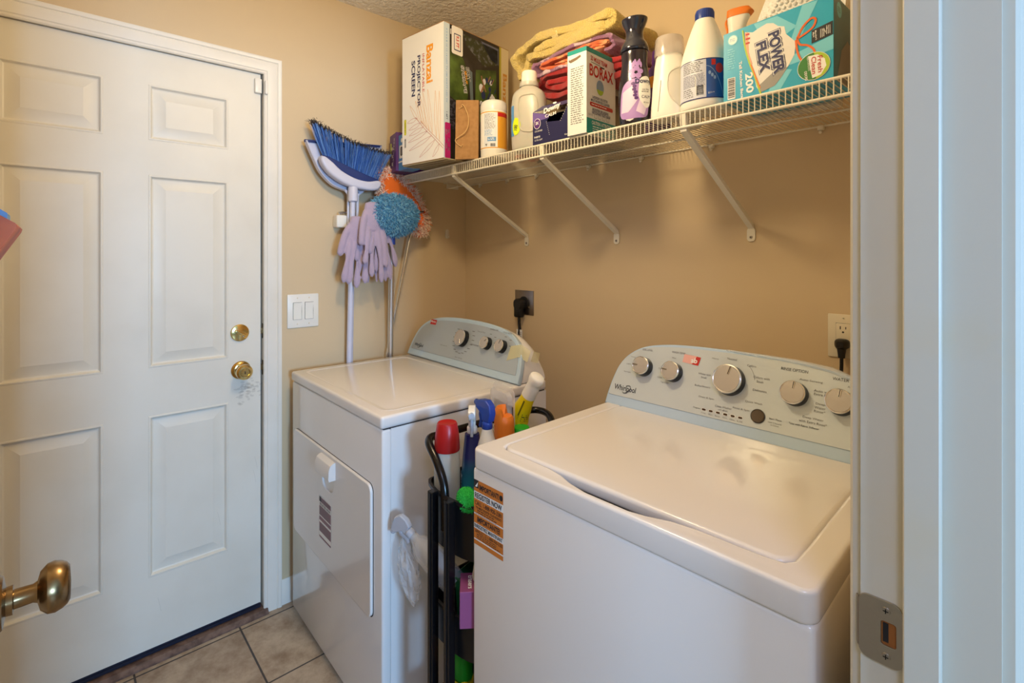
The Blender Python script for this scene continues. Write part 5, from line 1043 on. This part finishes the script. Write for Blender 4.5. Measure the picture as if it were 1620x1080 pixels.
# blue trigger on white bottle
t = thing('spray_bottle', 'white spray bottle with a dark blue trigger head at the middle of the cart', 'spray bottle', (.970, -.650, Z1 + .014), 178)
b = MB(WHITE); b.loft(smooth_secs([(0, .034, .026, 2.6), (.006, .038, .029, 2.6), (.12, .038, .029, 2.4), (.18, .032, .026, 2.2), (.225, .018, .018, 2), (.245, .0135, .0135, 2)]), 32); b.build('bottle', t)
trig(t, .243, BLUE, BLUE, .95)
# clear blister pack
t = thing('blister_pack', 'empty clear blister pack with a dark-edged card standing behind the orange cap', 'packaging', (.885, -.535, Z1), -12)
b = MB(mat('blister_clear', (.9, .88, .86), .08, alpha=.38, coat=.8)); me = shape2d([rrect(-.062, .06, .070, .338, .022)], .0006, .0003); b.addmesh(me, lambda c: (c.x, .012 + c.z, c.y)); b.rings([[(x, y, zz) for x, zz in rrect(-.05 + k, .20 + k, .058 - k, .325 - k, .02)] for y, k in ((.012, 0), (-.004, .001), (-.006, .006))]); b.build('blister', t)
b = MB(mat('pack_card', rgb(186, 162, 142), .6)); b.b2((-.046, .013, .06), (.056, .015, .275)); b.m(mat('pack_dark', rgb(62, 48, 38), .5))
for a, c in (((-.05, .010, .06), (-.041, .0128, .285)), ((.051, .010, .06), (.060, .0128, .285)), ((-.05, .010, .276), (.060, .0128, .287))): b.b2(a, c)
b.build('card', t)
# orange can
t = thing('aerosol_can', 'blue can with an orange pump cap beside the blue trigger', 'can', (.957, -.578, Z1), 25)
b = MB(mat('can_blue', rgb(40, 86, 152), .3, .2)); b.lathe([(.0001, 0), (.026, 0), (.0275, .003), (.0275, .215), (.024, .222)], seg=32); b.m(WPRINT).lathe([(.0278, .05), (.0278, .175)], seg=32, caps=False); b.build('can', t)
b = MB(ORANGE); b.rings([[(x * k, y * k, zz + (.024 if x < 0 and k > .3 and zz > .25 else 0)) for x, y in ell(0, 0, .0285, .0285, 28)] for zz, k in ((.215, 1), (.255, .99), (.268, .93), (.276, .75), (.277, .2))]); b.build('cap', t, 40)
t = thing('orange_bottle', 'slim orange bottle just behind the orange-capped can', 'bottle', (.924, -.560, Z1), 8)
b = MB(ORANGE); b.loft([(0, .017, .014, 3), (.20, .018, .014, 3), (.26, .017, .013, 3), (.275, .012, .009, 3)], 24); b.build('bottle', t)
# tilted yellow spray
t = thing('degreaser_bottle', 'bright yellow cleaner bottle with a white cap leaning to the right', 'bottle', (.828, -.490, .740), 0, None, (0, 31.5)); t.scale = (1.15, 1.15, 1)
secs = smooth_secs([(0, .028, .022, 3), (.008, .032, .025, 3), (.09, .031, .024, 2.8), (.165, .030, .0235, 2.6), (.185, .026, .022, 2.4), (.23, .020, .018, 2.2), (.262, .017, .016, 2)])
b = MB(YELLOW); b.loft(secs, 32); b.build('bottle', t)
b = MB(WHITE); b.loft(smooth_secs([(.258, .0185, .0175, 2.2), (.285, .018, .017, 2.2), (.303, .017, .017, 2), (.318, .021, .018, 2), (.330, .019, .016, 2), (.336, .006, .006, 2)]), 28); b.build('cap', t)
b = MB(INK); c = Cy((0, 0, 0), bottle_r(secs), -52); line(b, c, [(-.008, .14), (-.006, .25)], .004, mat('olive_print', rgb(110, 104, 20), .5), .0006); txt(b, c, 'HERE WHEN EMPTY', -.012, .115, .07, .0055, INK, 92, .01, .0008)
c = Cy((0, 0, 0), bottle_r(secs), -18); poly(b, c, rrect(-.014, .05, .014, .14, .008), mat('label_tan', rgb(206, 190, 130), .5), .0006); poly(b, c, rrect(-.010, .085, .010, .118, .003), mat('label_brown', rgb(150, 90, 24), .5), .0009); small(b, c, -.009, .06, .009, .08, 3, INK, .0009); small(b, c, -.01, .185, .012, .21, 4, INK, .0006); b.build('label', t)
t = thing('green_capped_bottle', 'bottle with a bright green screw cap beside the yellow cleaner', 'bottle', (.972, -.528, Z1 + .022), 0)
b = MB(CLEAR); b.lathe([(.0001, 0), (.028, 0), (.03, .004), (.03, .165), (.018, .19)], seg=28); b.build('bottle', t)
b = MB(GREEN); b.lathe([(.0245, .180), (.0255, .184), (.0245, .210), (.0225, .214), (.0001, .214)], seg=36); [b.cyl((.025 * math.cos(R(i * 10)), .025 * math.sin(R(i * 10)), .184), (.025 * math.cos(R(i * 10)), .025 * math.sin(R(i * 10)), .208), .0007, seg=4) for i in range(36)]; b.build('cap', t)
t = thing('cleaning_tablet', 'small aqua bottle tip beside the green screw cap', 'bottle', (.990, -.455, Z1), 0)
b = MB(mat('aqua_plastic', rgb(96, 180, 190), .4)); b.lathe([(.0001, 0), (.015, 0), (.016, .15), (.012, .175), (.0001, .18)], seg=20); b.build('bottle', t)
# green scrubber hanging over the front of the first tray
t = thing('scrub_pad', 'bright green fuzzy scrubber poking over the top tray rim by the washer', 'scrubber', (1.018, -.770, .778), 0)
b = MB(mat('green_fuzz', rgb(36, 176, 66), .9, bump=(200, 1))); tb = bmesh.new(); bmesh.ops.create_icosphere(tb, subdivisions=3, radius=1); b.add([(v.co.x * .034, v.co.y * .02, v.co.z * .03) for v in tb.verts], [[q.index for q in fc.verts] for fc in tb.faces]); tb.free()
def onpad(rnd):
    v = Vector((rnd.gauss(0, 1), rnd.gauss(0, 1), rnd.gauss(0, 1))).normalized(); return Vector((v.x * .033, v.y * .019, v.z * .029)), v
fluff(b, onpad, 700, .004, .0010, [b.mats[0]], 3, .3); b.build('fuzzy_pad', t, 80)
# second tray
t = thing('clear_spray_bottle', 'empty clear spray bottle leaning out of the middle tray towards the dryer', 'spray bottle', (.960, -.748, .529), 200, None, (0, 57))
b = MB(FILM); b.loft(smooth_secs([(0, .026, .026, 2.2), (.006, .031, .031, 2.2), (.09, .032, .032, 2.2), (.125, .028, .028, 2), (.15, .014, .014, 2), (.162, .012, .012, 2)]), 32); b.build('bottle', t)
b = MB(mat('clear_tube', rgb(220, 226, 236), .2, alpha=.7)); b.cyl((0, 0, .01), (.0, 0, .16), .0026, seg=8); b.build('dip_tube', t)
trig(t, .160, mat('milky_clear', rgb(214, 220, 232), .2, trans=.35, alpha=.85), _m['milky_clear'], .85)
t = thing('plastic_bag', 'crumpled clear plastic bag bulging out beside the middle tray', 'plastic bag', (.812, -.795, .515), 10, None, (0, -16))
b = MB(mat('clear_bag_film', (.88, .92, .97), .12, alpha=.30, coat=1, bump=(26, 1, .03))); tb = bmesh.new(); bmesh.ops.create_icosphere(tb, subdivisions=4, radius=1)
b.add([(v.co.x * .034 * (1 + .3 * NZ.noise(v.co * 2.5)) * (1 - .25 * v.co.z), v.co.y * .02 * (1 + .4 * NZ.noise(v.co * 3)), v.co.z * .082 * (1 + .25 * NZ.noise(v.co * 2 + Vector((5, 0, 0))))) for v in tb.verts], [[q.index for q in fc.verts] for fc in tb.faces]); tb.free(); b.build('bag', t, 25)
t = thing('green_tub', 'dark green plastic tub standing in the middle tray', 'tub', (.985, -.70, Z2), 14)
b = MB(DGREEN); b.rings([[(x, y, zz) for x, y in rrect(-.05 - k, -.04 - k, .05 + k, .04 + k, .012)] for zz, k in ((0, 0), (.14, .006), (.148, .009), (.150, .006), (.02, -.002))]); b.build('tub', t)
t = thing('black_capped_bottle', 'round beige bottle with a black cap behind the mauve carton', 'bottle', (1.040, -.735, Z2), 0)
b = MB(CREAM); b.lathe([(.0001, 0), (.022, 0), (.03, .01), (.031, .15), (.030, .19), (.026, .215), (.014, .226)], seg=28); b.build('bottle', t)
b = MB(BLACK); b.lathe([(.0165, .224), (.0165, .255), (.015, .260), (.0001, .260)], seg=24); b.build('cap', t)
t = thing('eraser_box', 'mauve carton of cleaning erasers in the middle tray against the washer', 'box', (.990, -.770, .506), -38)
b = MB(MAUVE); b.rbox((0, 0, 0), (.072, .07, .085), .001, 1); f = Fr((0, -.0003, 0), (1, 0, 0), (0, 0, 1)); txt(b, f, 'Cleaning', .012, .042, .075, .011, WPRINT, 90, .02); txt(b, f, 'Erasers', .030, .036, .06, .011, WPRINT, 90, .02); rect(b, f, .052, 0, .072, .05, CREAM)
f = Fr((0, 0, .0853), (1, 0, 0), (0, 1, 0)); txt(b, f, 'Cleaning', .037, .045, .056, .012, WPRINT, 0, .02); txt(b, f, 'Erasers', .037, .025, .048, .012, WPRINT, 0, .02); b.build('carton', t)
# bottom tray
t = thing('sponge_pack', 'green and yellow scrub sponge in the bottom tray', 'sponge', (.925, -.72, Z3), 10)
b = MB(YELLOW); b.rbox((-.03, -.02, 0), (.03, .02, .185), .008, 3); b.m(GREEN).rbox((-.03, -.02, .16), (.03, .02, .26), .012, 3); b.build('sponge', t)
t = thing('yellow_box', 'amber yellow carton in the bottom tray by the washer', 'box', (.985, -.71, Z3), -16)
b = MB(mat('card_amber', rgb(226, 162, 40), .45)); b.rbox((0, 0, 0), (.075, .06, .235), .002, 1); line(b, Fr((0, -.0003, 0), (1, 0, 0), (0, 0, 1)), [(0, .16), (.03, .152), (.075, .162)], .001, mat('amber_dark', rgb(150, 96, 20), .5)); b.build('carton', t)
t = thing('blue_capped_bottle', 'brownish clear bottle with a dark blue cap in the bottom tray', 'bottle', (1.030, -.765, Z3), 0)
b = MB(mat('brown_clear', rgb(150, 124, 96), .12, trans=.5)); b.loft([(0, .03, .03, 2.6), (.005, .034, .034, 2.6), (.12, .034, .034, 2.6), (.15, .018, .018, 2)], 28); b.build('bottle', t)
b = MB(DBLUE); b.lathe([(.0185, .146), (.0195, .150), (.019, .178), (.016, .183), (.0001, .184)], seg=24); b.build('cap', t)

# the trays sit a little forward of the machines' flanks: shift everything standing in them with the cart
for o in list(bpy.data.objects):
    if o not in n_before and o.parent is None and o.type == 'EMPTY': o.location += Vector((.065 + (0 if o.name.startswith(('clear_spray', 'plastic_bag', 'degreaser', 'green_capped', 'blister', 'cleaning_tablet', 'spray_bottle', 'aerosol', 'orange_bottle')) else .024), -.057, 0))
